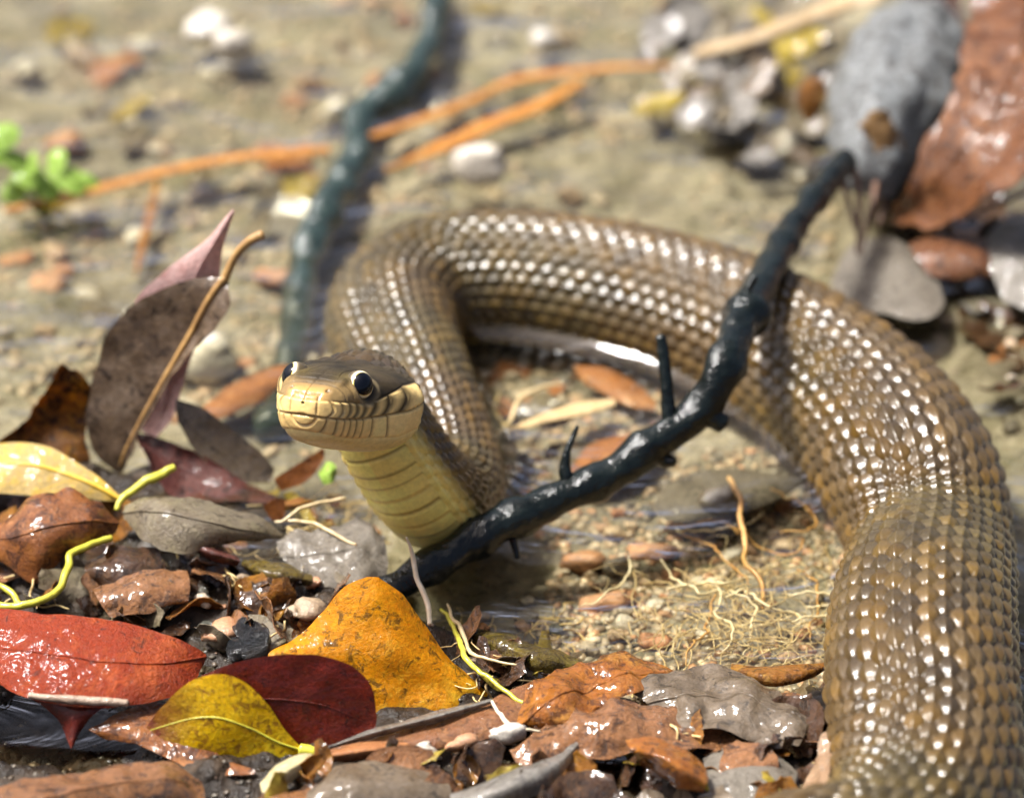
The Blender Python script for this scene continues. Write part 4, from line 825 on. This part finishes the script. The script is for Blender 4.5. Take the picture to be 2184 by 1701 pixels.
# ------------------------------------------------------------------ scraps: a few shapes, many copies
def scrap_mesh(name, seed, mat, L_=1.0, W_=.42, curl=.25):
    rs = np.random.RandomState(seed); nu, nv = 14, 7
    u = np.linspace(0, 1, nu); v = np.linspace(-1, 1, nv)
    w = W_ * np.sin(np.pi * np.clip(u, .06, .94)) ** rs.uniform(.35, .9) * (1 + .25 * rs.randn(nu).cumsum() * .25)
    X = (u - .5) * L_; G = np.zeros((nu, nv, 3)); G[..., 0] = X[:, None]; G[..., 1] = w[:, None] * v[None]
    G[..., 2] = curl * (v ** 2)[None] * w[:, None] * rs.uniform(-1, 1.4) + rs.uniform(-.3, .5) * (u[:, None] - .5) ** 2 * L_
    G += .12 * np.stack([fbm(G * 2.2 + seed, 3, seed + k_) for k_ in range(3)], -1) * np.array([.6, .6, 1])
    G[..., 2] -= G[..., 2].mean()
    vv, ff, _ = sheet_solid(G, .014); uv = np.stack(np.meshgrid(u, (v + 1) / 2, indexing='ij'), -1).reshape(-1, 2)
    return new_mesh(name, vv * CM, ff, mat, uv=uv[sheet_solid.idx])
SC = {k: [scrap_mesh('scrap', 100 + 7 * i + hash_s(k) % 50, M[k], 1.0, R.uniform(.22, .45)) for i in range(4)] for k in ('litter', 'litter_o', 'litter_y', 'wetbrown', 'palegrey', 'glassy_grey', 'sub_orange', 'greybrown')}
def in_poly(x, y, pg):
    ins = False
    for i in range(len(pg)):
        (x0, y0), (x1, y1) = pg[i - 1], pg[i]
        if (y0 > y) != (y1 > y) and x < (x1 - x0) * (y - y0) / (y1 - y0) + x0: ins = not ins
    return ins
ADJ = {'litter': 'dark brown', 'litter_o': 'orange', 'litter_y': 'yellowish', 'wetbrown': 'shiny brown', 'palegrey': 'silvery', 'glassy_grey': 'glassy grey', 'sub_orange': 'salmon', 'greybrown': 'grey brown', 'peb': 'tan', 'peb_white': 'whitish', 'peb_dark': 'dark', 'peb_orange': 'rusty'}
def scatter(pg, n, kinds, size, label, group, up=(.05, .35), tilt=.5, bias=(.12, -.08), name='leaf_scrap', cat='leaf scrap'):
    xs = [q[0] for q in pg]; ys = [q[1] for q in pg]; k = 0; tries = 0
    while k < n and tries < n * 40:
        tries += 1; x, y = R.uniform(min(xs), max(xs)), R.uniform(min(ys), max(ys))
        if not in_poly(x, y, pg): continue
        u_ = R.uniform(*up); p = on(x, y, u_); s_ = R.uniform(*size)
        kd = R.choice(kinds); put(name, R.choice(SC[kd]), p, s_, R.uniform(0, 6.28), ADJ[kd] + ' ' + label, cat, group, (R.gauss(bias[0], tilt), R.gauss(bias[1], tilt))); k += 1
scatter([(0, 1180), (260, 1170), (560, 1190), (830, 1240), (760, 1290), (560, 1400), (440, 1360), (200, 1300), (0, 1290)], 55, ['litter', 'litter', 'wetbrown', 'litter_o', 'greybrown'], (.6, 1.6), 'leaf scrap in the mud between red leaf and branch', 'wet leaf scraps in the mud behind the red leaf')
scatter([(560, 1620), (900, 1600), (1150, 1570), (1340, 1560), (1700, 1600), (1850, 1600), (1850, 1760), (560, 1760)], 75, ['litter', 'wetbrown', 'wetbrown', 'litter_o', 'litter_o', 'glassy_grey', 'litter_y', 'litter'], (.5, 1.5), 'leaf scrap in the debris along the very front', 'wet leaf scraps in the foreground debris', (.1, .5))
scatter([(930, 1330), (1010, 1330), (1240, 1420), (1100, 1480), (1000, 1440)], 26, ['litter', 'wetbrown', 'litter_y', 'glassy_grey'], (.5, 1.2), 'leaf scrap between orange leaf and olive leaf', 'wet scraps between the orange and olive leaves', (.05, .35))
scatter([(1640, 1470), (1820, 1480), (1850, 1590), (1700, 1600)], 22, ['litter', 'wetbrown', 'glassy_grey'], (.6, 1.3), 'leaf scrap wedged between glassy leaf and snake', 'wet scraps between the glassy leaf and the snake', (.05, .35))
scatter([(0, 1060), (120, 1060), (280, 1090), (600, 1130), (640, 1160), (300, 1170), (0, 1180)], 18, ['litter', 'wetbrown', 'litter_o'], (.7, 1.5), 'leaf scrap under the leaves at the foot of the standing leaf', 'leaf scraps under the standing leaf', (.1, .4))
scatter([(560, 1040), (720, 1040), (800, 1140), (600, 1130)], 10, ['litter', 'litter_y', 'litter_o'], (.4, .9), 'leaf scrap on the mud beneath the snake chin', 'leaf scraps beneath the snake chin', (.05, .3))
scatter([(1380, 30), (1480, 10), (1760, -20), (1780, 200), (1760, 400), (1700, 360), (1560, 330), (1440, 260), (1360, 230)], 62, ['palegrey', 'palegrey', 'palegrey', 'glassy_grey', 'greybrown', 'litter_y'], (.6, 1.5), 'leaf scrap heaped by the rolled grey leaf', 'pale leaf scraps by the rolled grey leaf', (.6, 1.3), .28, (.42, -.26))
scatter([(1890, 440), (2184, 420), (2184, 540), (1950, 540)], 16, ['litter'], (.9, 1.8), 'leaf scrap added to darken the hollow under the chestnut leaf', 'leaf scraps added as shade under the chestnut leaf', (.1, .5))  # dark scraps added so the shaded hollow reads black
scatter([(1860, 560), (2184, 560), (2184, 900), (2120, 800), (2000, 660)], 18, ['greybrown', 'litter', 'sub_orange', 'palegrey'], (.6, 1.5), 'leaf scrap on the grey mud right of the snake', 'leaf scraps on the right bank', (.02, .2), .25)
scatter([(20, 30), (1380, 0), (1300, 440), (900, 440), (560, 520), (520, 700), (60, 700), (0, 500)], 30, ['palegrey', 'sub_orange', 'greybrown', 'litter_y', 'greybrown'], (.7, 2.0), 'leaf scrap sunk in the stream behind', 'sunken leaf scraps in the stream behind', (.05, .35), .2)
scatter([(1050, 790), (1200, 770), (1400, 840), (1420, 900), (1230, 1040), (1060, 1060)], 14, ['greybrown', 'sub_orange', 'palegrey', 'litter'], (.6, 1.5), 'leaf scrap sunk in the pool inside the snake loop', 'sunken leaf scraps inside the snake loop', (.03, .25), .2)

# leaves lying under water inside the loop
leaf('sunken_leaf', 'oval grey brown leaf sunk in the pool with a dark pebble on it', [(1388, 1080, -.35), (1440, 1025, -.25), (1540, 1000, -.25), (1640, 1010, -.3), (1720, 1020, -.35)], [(1395, 1092, -.35), (1470, 1065, -.2), (1550, 1052, -.2), (1640, 1040, -.28), (1720, 1024, -.35)], [(1420, 1110, -.4), (1490, 1112, -.3), (1570, 1096, -.3), (1650, 1070, -.35), (1718, 1030, -.38)], M['sub_grey'], wave=.04)
leaf('sunken_leaf', 'salmon coloured leaf sunk behind the middle of the branch', [(1215, 1000, -.3), (1260, 950, -.25), (1340, 925, -.25), (1420, 905, -.3)], [(1222, 1012, -.28), (1280, 985, -.2), (1350, 960, -.2), (1420, 925, -.28)], [(1240, 1030, -.35), (1300, 1020, -.3), (1370, 990, -.3), (1420, 945, -.3)], M['sub_orange'], wave=.04)
leaf('sunken_leaf', 'orange leaf sunk along the inner side of the snake loop', [(1225, 780, -.15), (1290, 785, -.1), (1360, 820, -.15), (1400, 860, -.2)], [(1230, 795, -.15), (1290, 810, -.05), (1350, 840, -.1), (1398, 868, -.2)], [(1250, 820, -.25), (1300, 845, -.2), (1350, 868, -.2), (1395, 876, -.25)], M['sub_orange'], wave=.04)
leaf('straw', 'pale straw blade floating inside the snake loop', [(1085, 915, .02), (1160, 880, .05), (1240, 856, .06), (1310, 850, .04)], [(1085, 918, .06), (1165, 890, .09), (1245, 868, .1), (1312, 855, .06)], [(1088, 922, .02), (1170, 900, .04), (1250, 882, .05), (1312, 862, .04)], LM('pale_straw_blade', (.72, .56, .30), (.60, .42, .20), (.78, .64, .42), trans=.2), wave=.02)
leaf('sunken_leaf', 'orange brown leaf sunk left of the snake head', [(420, 880, -.3), (480, 830, -.2), (560, 790, -.2), (620, 775, -.3)], [(425, 890, -.28), (490, 858, -.15), (565, 815, -.15), (620, 785, -.28)], [(440, 900, -.35), (505, 880, -.3), (575, 840, -.3), (622, 795, -.32)], M['sub_orange'], wave=.03)
leaf('clover_leaf', 'small bright green leaf under the snake chin', [(680, 1010, .6), (700, 985, .8), (715, 990, .8)], [(685, 1020, .6), (702, 1005, .8), (718, 1000, .75)], [(690, 1032, .5), (708, 1028, .6), (718, 1012, .6)], M['green'], wave=.02)

# green plant at the far left
root = empty('water_weed', np.r_[P(90, 420)[:2], -.6]); tag(root, 'bright green weed growing in the stream by the long reed', 'plant')
for i, (x, y, w, a_) in enumerate([(10, 290, 60, .3), (30, 340, 50, -.2), (60, 375, 60, .2), (120, 350, 60, .9), (150, 385, 70, -.2), (95, 400, 60, -.4), (30, 410, 55, .5), (190, 385, 40, -.4), (70, 350, 45, 1.2), (-20, 330, 60, .1)]):
    c_ = V(x, y, 425 + 8 * (i % 3)); d_ = np.array([math.cos(a_), .35, math.sin(a_) * .8]) * w / 150; s_ = np.array([-.25, .5, .35]) * w / 120
    leaf('leaf_blade', 'x%d' % i, [c_ - d_, c_ - d_ * .3 + s_, c_ + d_ * .5 + s_ * .9, c_ + d_], [c_ - d_, c_ + s_ * .15 + [0, 0, .1], c_ + d_ * .98], [c_ - d_, c_ - d_ * .3 - s_, c_ + d_ * .5 - s_ * .9, c_ + d_], M['green'], parent=root, nu=14, nv=7, wave=.05)
    tube('stem', [c_ - d_, (c_ - d_ + np.array(root['org'])) / 2 + [0, 0, .2], np.array(root['org'])], [.04, .04, .05], M['green'], root, n=12, seg=6)

# ------------------------------------------------------------------ stones
PM = {k: [pebble_mesh('pebble', 20 + i * 3 + hash_s(k) % 9, M[k], 3, .55, R.uniform(.45, .7)) for i in range(4)] for k in ('peb', 'peb_white', 'peb_dark', 'peb_orange')}
def stone(x, y, w, kind, label, cat='pebble', group=None, up=.12, asp=(.7, 1.0), rz=None, name='pebble'):
    p = on(x, y, 0); dep = (p - CAM) @ FWD; r_ = w * K * dep / 2
    p = on(x, y, r_ * up * 2)
    return put(name, R.choice(PM[kind]), p, (r_, r_ * R.uniform(*asp), r_ * R.uniform(.8, 1.1)), R.uniform(-.5, .5) if rz is None else rz, label, cat, group, (R.gauss(0, .15), R.gauss(0, .15)))
stone(1505, 1355, 44, 'peb_white', 'bright white angular pebble in the clear pool', up=.5)
stone(1540, 1062, 80, 'peb_dark', 'smooth dark pebble lying on the sunken grey leaf', up=1.0)
stone(1245, 1205, 95, 'peb_orange', 'large rough peach stone in the pool below the branch')
stone(1320, 1205, 60, 'peb_dark', 'dark green stone beside the rough peach stone')
stone(1300, 1280, 105, 'peb_orange', 'long orange brown stone in the pool centre', asp=(.45, .5))
stone(1395, 1175, 90, 'peb_orange', 'flat rust stone under the pale root tips', asp=(.5, .6))
stone(1400, 1365, 60, 'peb_orange', 'salmon pink stone left of the white pebble')
stone(1340, 1330, 45, 'peb_white', 'pale cream stone behind the salmon pink stone')
stone(470, 1350, 80, 'peb_orange', 'flat tan pink stone in mud behind the red leaf', up=.4)
stone(650, 1305, 80, 'peb', 'pale tan stone half hidden behind the orange leaf', up=.6)
stone(1075, 1565, 70, 'peb_white', 'white shell chip beside the brown strip', up=.8, asp=(.5, .6))
stone(905, 1600, 55, 'peb_white', 'cream pebble at the foot of the brown strip', up=.8)
stone(985, 1587, 75, 'peb_orange', 'pinkish brown pebble beside the cream pebble', up=.7, asp=(.45, .5))
stone(450, 760, 130, 'peb_white', 'large whitish flat stone behind the standing leaf', up=.3, asp=(.6, .7))
stone(590, 590, 75, 'peb_orange', 'orange stone beside the green stick', up=.4)
stone(1035, 350, 110, 'peb_white', 'white stone standing in for a glint near the broad reed blade', up=.9, asp=(.5, .6))  # glint made as a white stone
stone(330, 1160, 60, 'peb_dark', 'black pebble in the hollow under the grey brown leaf', up=.4)
def ok_bed(x, y):
    p = P(x, y, 0)[:2]; d_ = np.linalg.norm(ground_line[:, :2] - p, axis=1) - gl_r; return d_.min() > -.6
def stones(pg, n, w, kinds, label, group, up=(.02, .3)):
    xs = [q[0] for q in pg]; ys = [q[1] for q in pg]; k = 0; tries = 0
    while k < n and tries < n * 30:
        tries += 1; x, y = R.uniform(min(xs), max(xs)), R.uniform(min(ys), max(ys))
        if not in_poly(x, y, pg) or not ok_bed(x, y): continue
        kd = R.choice(kinds); stone(x, y, math.exp(R.uniform(math.log(w[0]), math.log(w[1]))), kd, ADJ[kd] + ' ' + label, 'pebble', group, R.uniform(*up)); k += 1
POOL = [(1080, 1180), (1400, 1080), (1720, 1120), (1790, 1240), (1740, 1420), (1500, 1400), (1250, 1390), (1010, 1310)]
stones(POOL, 85, (14, 48), ['peb', 'peb', 'peb', 'peb_orange', 'peb_white', 'peb_dark'], 'pebble on the bed of the clear pool', 'pebbles on the pool bed')
stones([(1060, 800), (1200, 760), (1400, 830), (1540, 900), (1700, 1010), (1780, 1130), (1400, 1090), (1050, 1150)], 22, (15, 45), ['peb', 'peb', 'peb_orange', 'peb_dark'], 'pebble in the water inside the snake loop', 'pebbles inside the snake loop')
stones([(0, 470), (600, 540), (680, 700), (600, 900), (380, 900), (220, 740), (0, 800)], 45, (18, 70), ['peb', 'peb', 'peb_orange', 'peb_white'], 'pebble in the shallow water beyond the left leaves', 'pebbles beyond the left leaves')
stones([(0, 0), (1700, 0), (1700, 460), (1300, 440), (900, 450), (600, 500), (0, 460)], 50, (30, 90), ['peb', 'peb', 'peb', 'peb', 'peb_orange'], 'pebble in the stream far behind the snake', 'pebbles in the stream far behind', (.0, .2))
stones([(380, 40), (540, 60), (540, 120), (420, 100)], 7, (45, 80), ['peb_white'], 'stone standing in for a glint upstream of the green stick', 'white stones standing in for glints upstream', (.8, 1.1))  # white stones put in for a cluster of glints on the water
for (x, y, w) in [(300, 95, 50), (480, 140, 40), (720, 235, 80), (790, 205, 60), (285, 265, 30), (335, 320, 28), (60, 150, 60), (450, 160, 40), (1400, 250, 60), (1170, 90, 60)]:
    stone(x, y, w, 'peb_white', 'pale stone standing in for a glint on the water upstream', 'pebble', 'pale stones standing in for water glints upstream', R.uniform(.5, .8))  # pale stone colour stands in for bright glints upstream
stones([(2080, 640), (2184, 620), (2184, 1000), (2140, 900)], 10, (15, 50), ['peb', 'peb_dark'], 'pebble pressed into the mud right of the snake', 'pebbles in the right bank mud', (.1, .4))
stones([(150, 1200), (500, 1190), (800, 1250), (560, 1390), (300, 1300)], 16, (14, 45), ['peb', 'peb_dark', 'peb_orange'], 'pebble in the mud behind the red leaf', 'pebbles in the mud behind the red leaf', (.2, .6))
stones([(850, 1590), (1100, 1570), (1150, 1650), (820, 1660)], 14, (12, 36), ['peb', 'peb_orange', 'peb_white'], 'pebble in grit before the brown strip', 'pebbles before the brown strip', (.3, .8))
for (x, y, w, k) in [(525, 1345, 60, 1), (545, 1372, 70, 1), (505, 1378, 50, 1), (300, 1345, 30, 1)]:
    stone(x, y, w, 'peb_dark', 'black wet lump of charred wood behind the maroon leaf', 'charred lump', 'black wet lumps behind the maroon leaf', .6, name='charred_lump').data = pebble_mesh('charred_lump', w, M['blackstuff'], 3, .55, .9)

# fine gravel: nobody could count it
gv, gf, k0 = [], [], 0
ico = PM['peb'][0]; base_v = []
bmv = pebble_mesh('grain', 77, M['peb'], 1, .25, .65); gvert = np.array([v.co[:] for v in bmv.vertices]) / CM; gface = np.array([p.vertices[:] for p in bmv.polygons])
def grains(n, box, size, seed):
    rs = np.random.RandomState(seed); x = rs.uniform(box[0], box[2], n); y = rs.uniform(box[1], box[3], n)
    p = np.array([P(a_, b_, 0) for a_, b_ in zip(x, y)]); p[:, 2] = bed_z(p[:, :2]); s_ = np.exp(rs.uniform(math.log(size[0]), math.log(size[1]), n)); an = rs.uniform(0, 6.28, n)
    dens = fbm(np.c_[p[:, :2] * .45, np.zeros(n)], 3, 61); keep = dens > -.25; p, s_, an = p[keep], s_[keep], an[keep]; n = len(p)
    ca, sa = np.cos(an), np.sin(an); v = gvert[None] * s_[:, None, None] * np.array([1.2, .85, .9])
    vx = v[..., 0] * ca[:, None] - v[..., 1] * sa[:, None]; vy = v[..., 0] * sa[:, None] + v[..., 1] * ca[:, None]
    vv = np.stack([vx, vy, v[..., 2]], -1) + p[:, None]; ff = gface[None] + (np.arange(n) * len(gvert))[:, None, None]
    tone = rs.rand(n); pal = np.array([q[1] for q in PST]); col = pal[rs.randint(0, len(pal), n)] * (.6 + .7 * rs.rand(n))[:, None]
    return vv.reshape(-1, 3), ff.reshape(-1, 3), np.repeat(col, len(gvert), 0)
t = NT('gravel_grains'); a = t.n('ShaderNodeAttribute', attribute_name='Col'); M['gravel'] = t.end(t.pbr(a.outputs[0], .4, t.bump(t.noise(t.obj(), 9, 4), .4, .0006), .2))
for nm, n_, bx, sz, lab, sd in [('gravel', 5200, (1000, 780, 1830, 1440), (.03, .15), 'fine tan gravel on the pool bed inside the loop', 1), ('gravel', 4500, (-60, -40, 1800, 900), (.05, .22), 'coarse tan gravel over the bed of the stream behind', 2), ('gravel', 1500, (0, 1100, 1750, 1760), (.025, .08), 'dark wet grit in the mud of the near bank', 3), ('gravel', 900, (1800, 500, 2300, 1700), (.03, .11), 'grey grit in the mud of the right bank', 4)]:
    v, f, c = grains(n_, bx, sz, sd)
    if sd in (3, 4): c = c * (.25 if sd == 3 else .5)
    if sd == 2: c = c * .35 + np.array([.34, .28, .19]) * .65
    tag(build(nm, v, f, M['gravel'], org=(0, 0, 0), col=c), lab, kind='stuff')

# ------------------------------------------------------------------ roots
def root_(label, pts, r, mat, group=None, name='root', wig=.05, n=50):
    c = spline(pts, n); c = c + wig * np.stack([fbm(c * 2.0 + 5 * k_, 3, k_ + hash_s(label) % 90) for k_ in range(3)], -1)
    v, f = tube_geo(c, r, seg=7, rough=.006, rs=6, is_curve=True); return tag(build(name, v, f, mat), label, 'root', group)
root_('bright yellow green rootlet winding below the rust leaf', [(-20, 1288, .75), (60, 1290, .8), (110, 1270, .85), (150, 1210, .9), (150, 1185, .95), (185, 1168, .95), (235, 1150, .9)], [.075, .085, .08, .085, .08, .07], M['root_yellow'])
root_('short yellow rootlet at the picture edge joining the winding one', [(-10, 1240, .9), (25, 1262, .85), (45, 1288, .8)], [.06, .07, .06], M['root_yellow'])
root_('frayed yellow green stem rising from the yellow veined leaf', [(250, 1085, .9), (275, 1050, 1.1), (310, 1025, 1.2), (375, 1000, 1.3)], [.06, .09, .11, .08], M['root_yellow'])
root_('white curved rootlet rising before the branch end', [(866, 1145, 1.9), (880, 1180, 1.5), (888, 1230, 1.1), (910, 1280, .8), (917, 1330, .6)], [.02, .05, .055, .06, .05], M['root_white'], wig=.02)
root_('pale yellow root running down beside the orange leaf', [(945, 1300, .4), (975, 1360, .55), (1005, 1420, .7), (1050, 1450, .65), (1120, 1500, .55)], [.04, .055, .06, .05, .04], M['root_yellow'])
root_('thin olive root twisting over the olive leaf', [(955, 1290, .4), (985, 1350, .6), (1010, 1395, .7), (1100, 1420, .75)], [.03, .045, .04, .02], M['root_pale'])
root_('forked straw coloured root floating inside the snake loop', [(1035, 940, .0), (1085, 905, .05), (1110, 850, .08), (1150, 828, .1), (1200, 818, .1)], [.05, .06, .06, .055, .03], M['root_pale'], wig=.03)
root_('curved pale root beside the forked straw root', [(1100, 930, .0), (1065, 895, .03), (1055, 860, .05), (1065, 835, .03)], [.04, .05, .045, .03], M['root_pale'], wig=.03)
root_('orange root tip standing over the sunken grey leaf', [(1555, 1018, .15), (1580, 1070, .1), (1578, 1110, .05), (1592, 1150, .0), (1590, 1200, -.1), (1625, 1240, -.15), (1630, 1295, -.25)], [.05, .06, .055, .06, .05, .05, .03], M['root_orange'], wig=.04)
root_('orange strand under the chin in the litter', [(600, 1110, .8), (650, 1085, .9), (735, 1062, .9)], [.03, .045, .035], M['root_pale'])
root_('pale rootlet arching on the mud by the snake foot', [(585, 1115, .7), (640, 1110, .8), (700, 1130, .75), (760, 1160, .7)], [.025, .04, .04, .03], M['root_pale'])
root_('white root looping before the rust leaf', [(1045, 1490, .7), (1065, 1525, .6), (1100, 1550, .6), (1150, 1555, .55)], [.03, .045, .045, .02], M['root_white'])
for i in range(16):
    x, y = R.uniform(1330, 1720), R.uniform(1120, 1330); a_ = R.gauss(.9, .7); pts = []
    for j in range(6):
        pts.append((x, y, -.30 + R.uniform(-.12, .18))); x += 42 * math.cos(a_); y += 32 * math.sin(a_); a_ += R.gauss(0, .6)
    root_('pale thread root among the roots on the pool bed', pts, [.022, .03, .026, .012], M['root_white' if i % 3 else 'root_orange'], 'thread roots on the pool bed', wig=.10)
av, af, off = [], [], 0
def add_root(pts, r):
    global off
    c = spline(pts, 18); c = c + .10 * np.stack([fbm(c * 1.8 + 9 * k_, 2, k_ + off % 97) for k_ in range(3)], -1)
    v, f = tube_geo(c, r, seg=4, is_curve=True); av.append(v); af.extend([tuple(np.array(q) + off) for q in f]); off += len(v)
for i in range(170):
    x, y = 1560 + R.gauss(0, 110), 1300 + R.gauss(0, 62)
    if i % 5 == 0: x, y = 1660 + R.gauss(0, 60), 1380 + R.gauss(0, 22)
    if x > 1780 or y > 1440 or y < 1090: continue
    a_ = R.uniform(0, 6.28); pts = []
    for j in range(5): pts.append((min(x, 1790), y, -.42 + R.uniform(-.1, .22))); x += 34 * math.cos(a_); y += 24 * math.sin(a_); a_ += R.gauss(0, .7)
    add_root(pts, R.choice([.007, .009, .012, .016]))
tag(build('fine_roots', np.concatenate(av), af, M['root_pale'], org=(0, 0, 0)), 'tangle of fine straw coloured roots on the pool bed', kind='stuff')
av, af, off = [], [], 0
for i in range(150):
    x, y = R.choice([(R.uniform(0, 820), R.uniform(1150, 1420)), (R.uniform(930, 1850), R.uniform(1440, 1700)), (R.uniform(940, 1240), R.uniform(1310, 1460)), (R.uniform(580, 800), R.uniform(1040, 1200))]); a_ = R.uniform(0, 6.28); pts = []
    for j in range(4): pts.append(on(x, y, R.uniform(.05, .35))); x += 26 * math.cos(a_); y += 18 * math.sin(a_); a_ += R.gauss(0, .6)
    add_root(pts, R.choice([.01, .015, .02, .026]))
tag(build('fine_roots', np.concatenate(av), af, M['straw'], org=(0, 0, 0)), 'loose straw fibres and rootlets in the wet bank litter', kind='stuff')
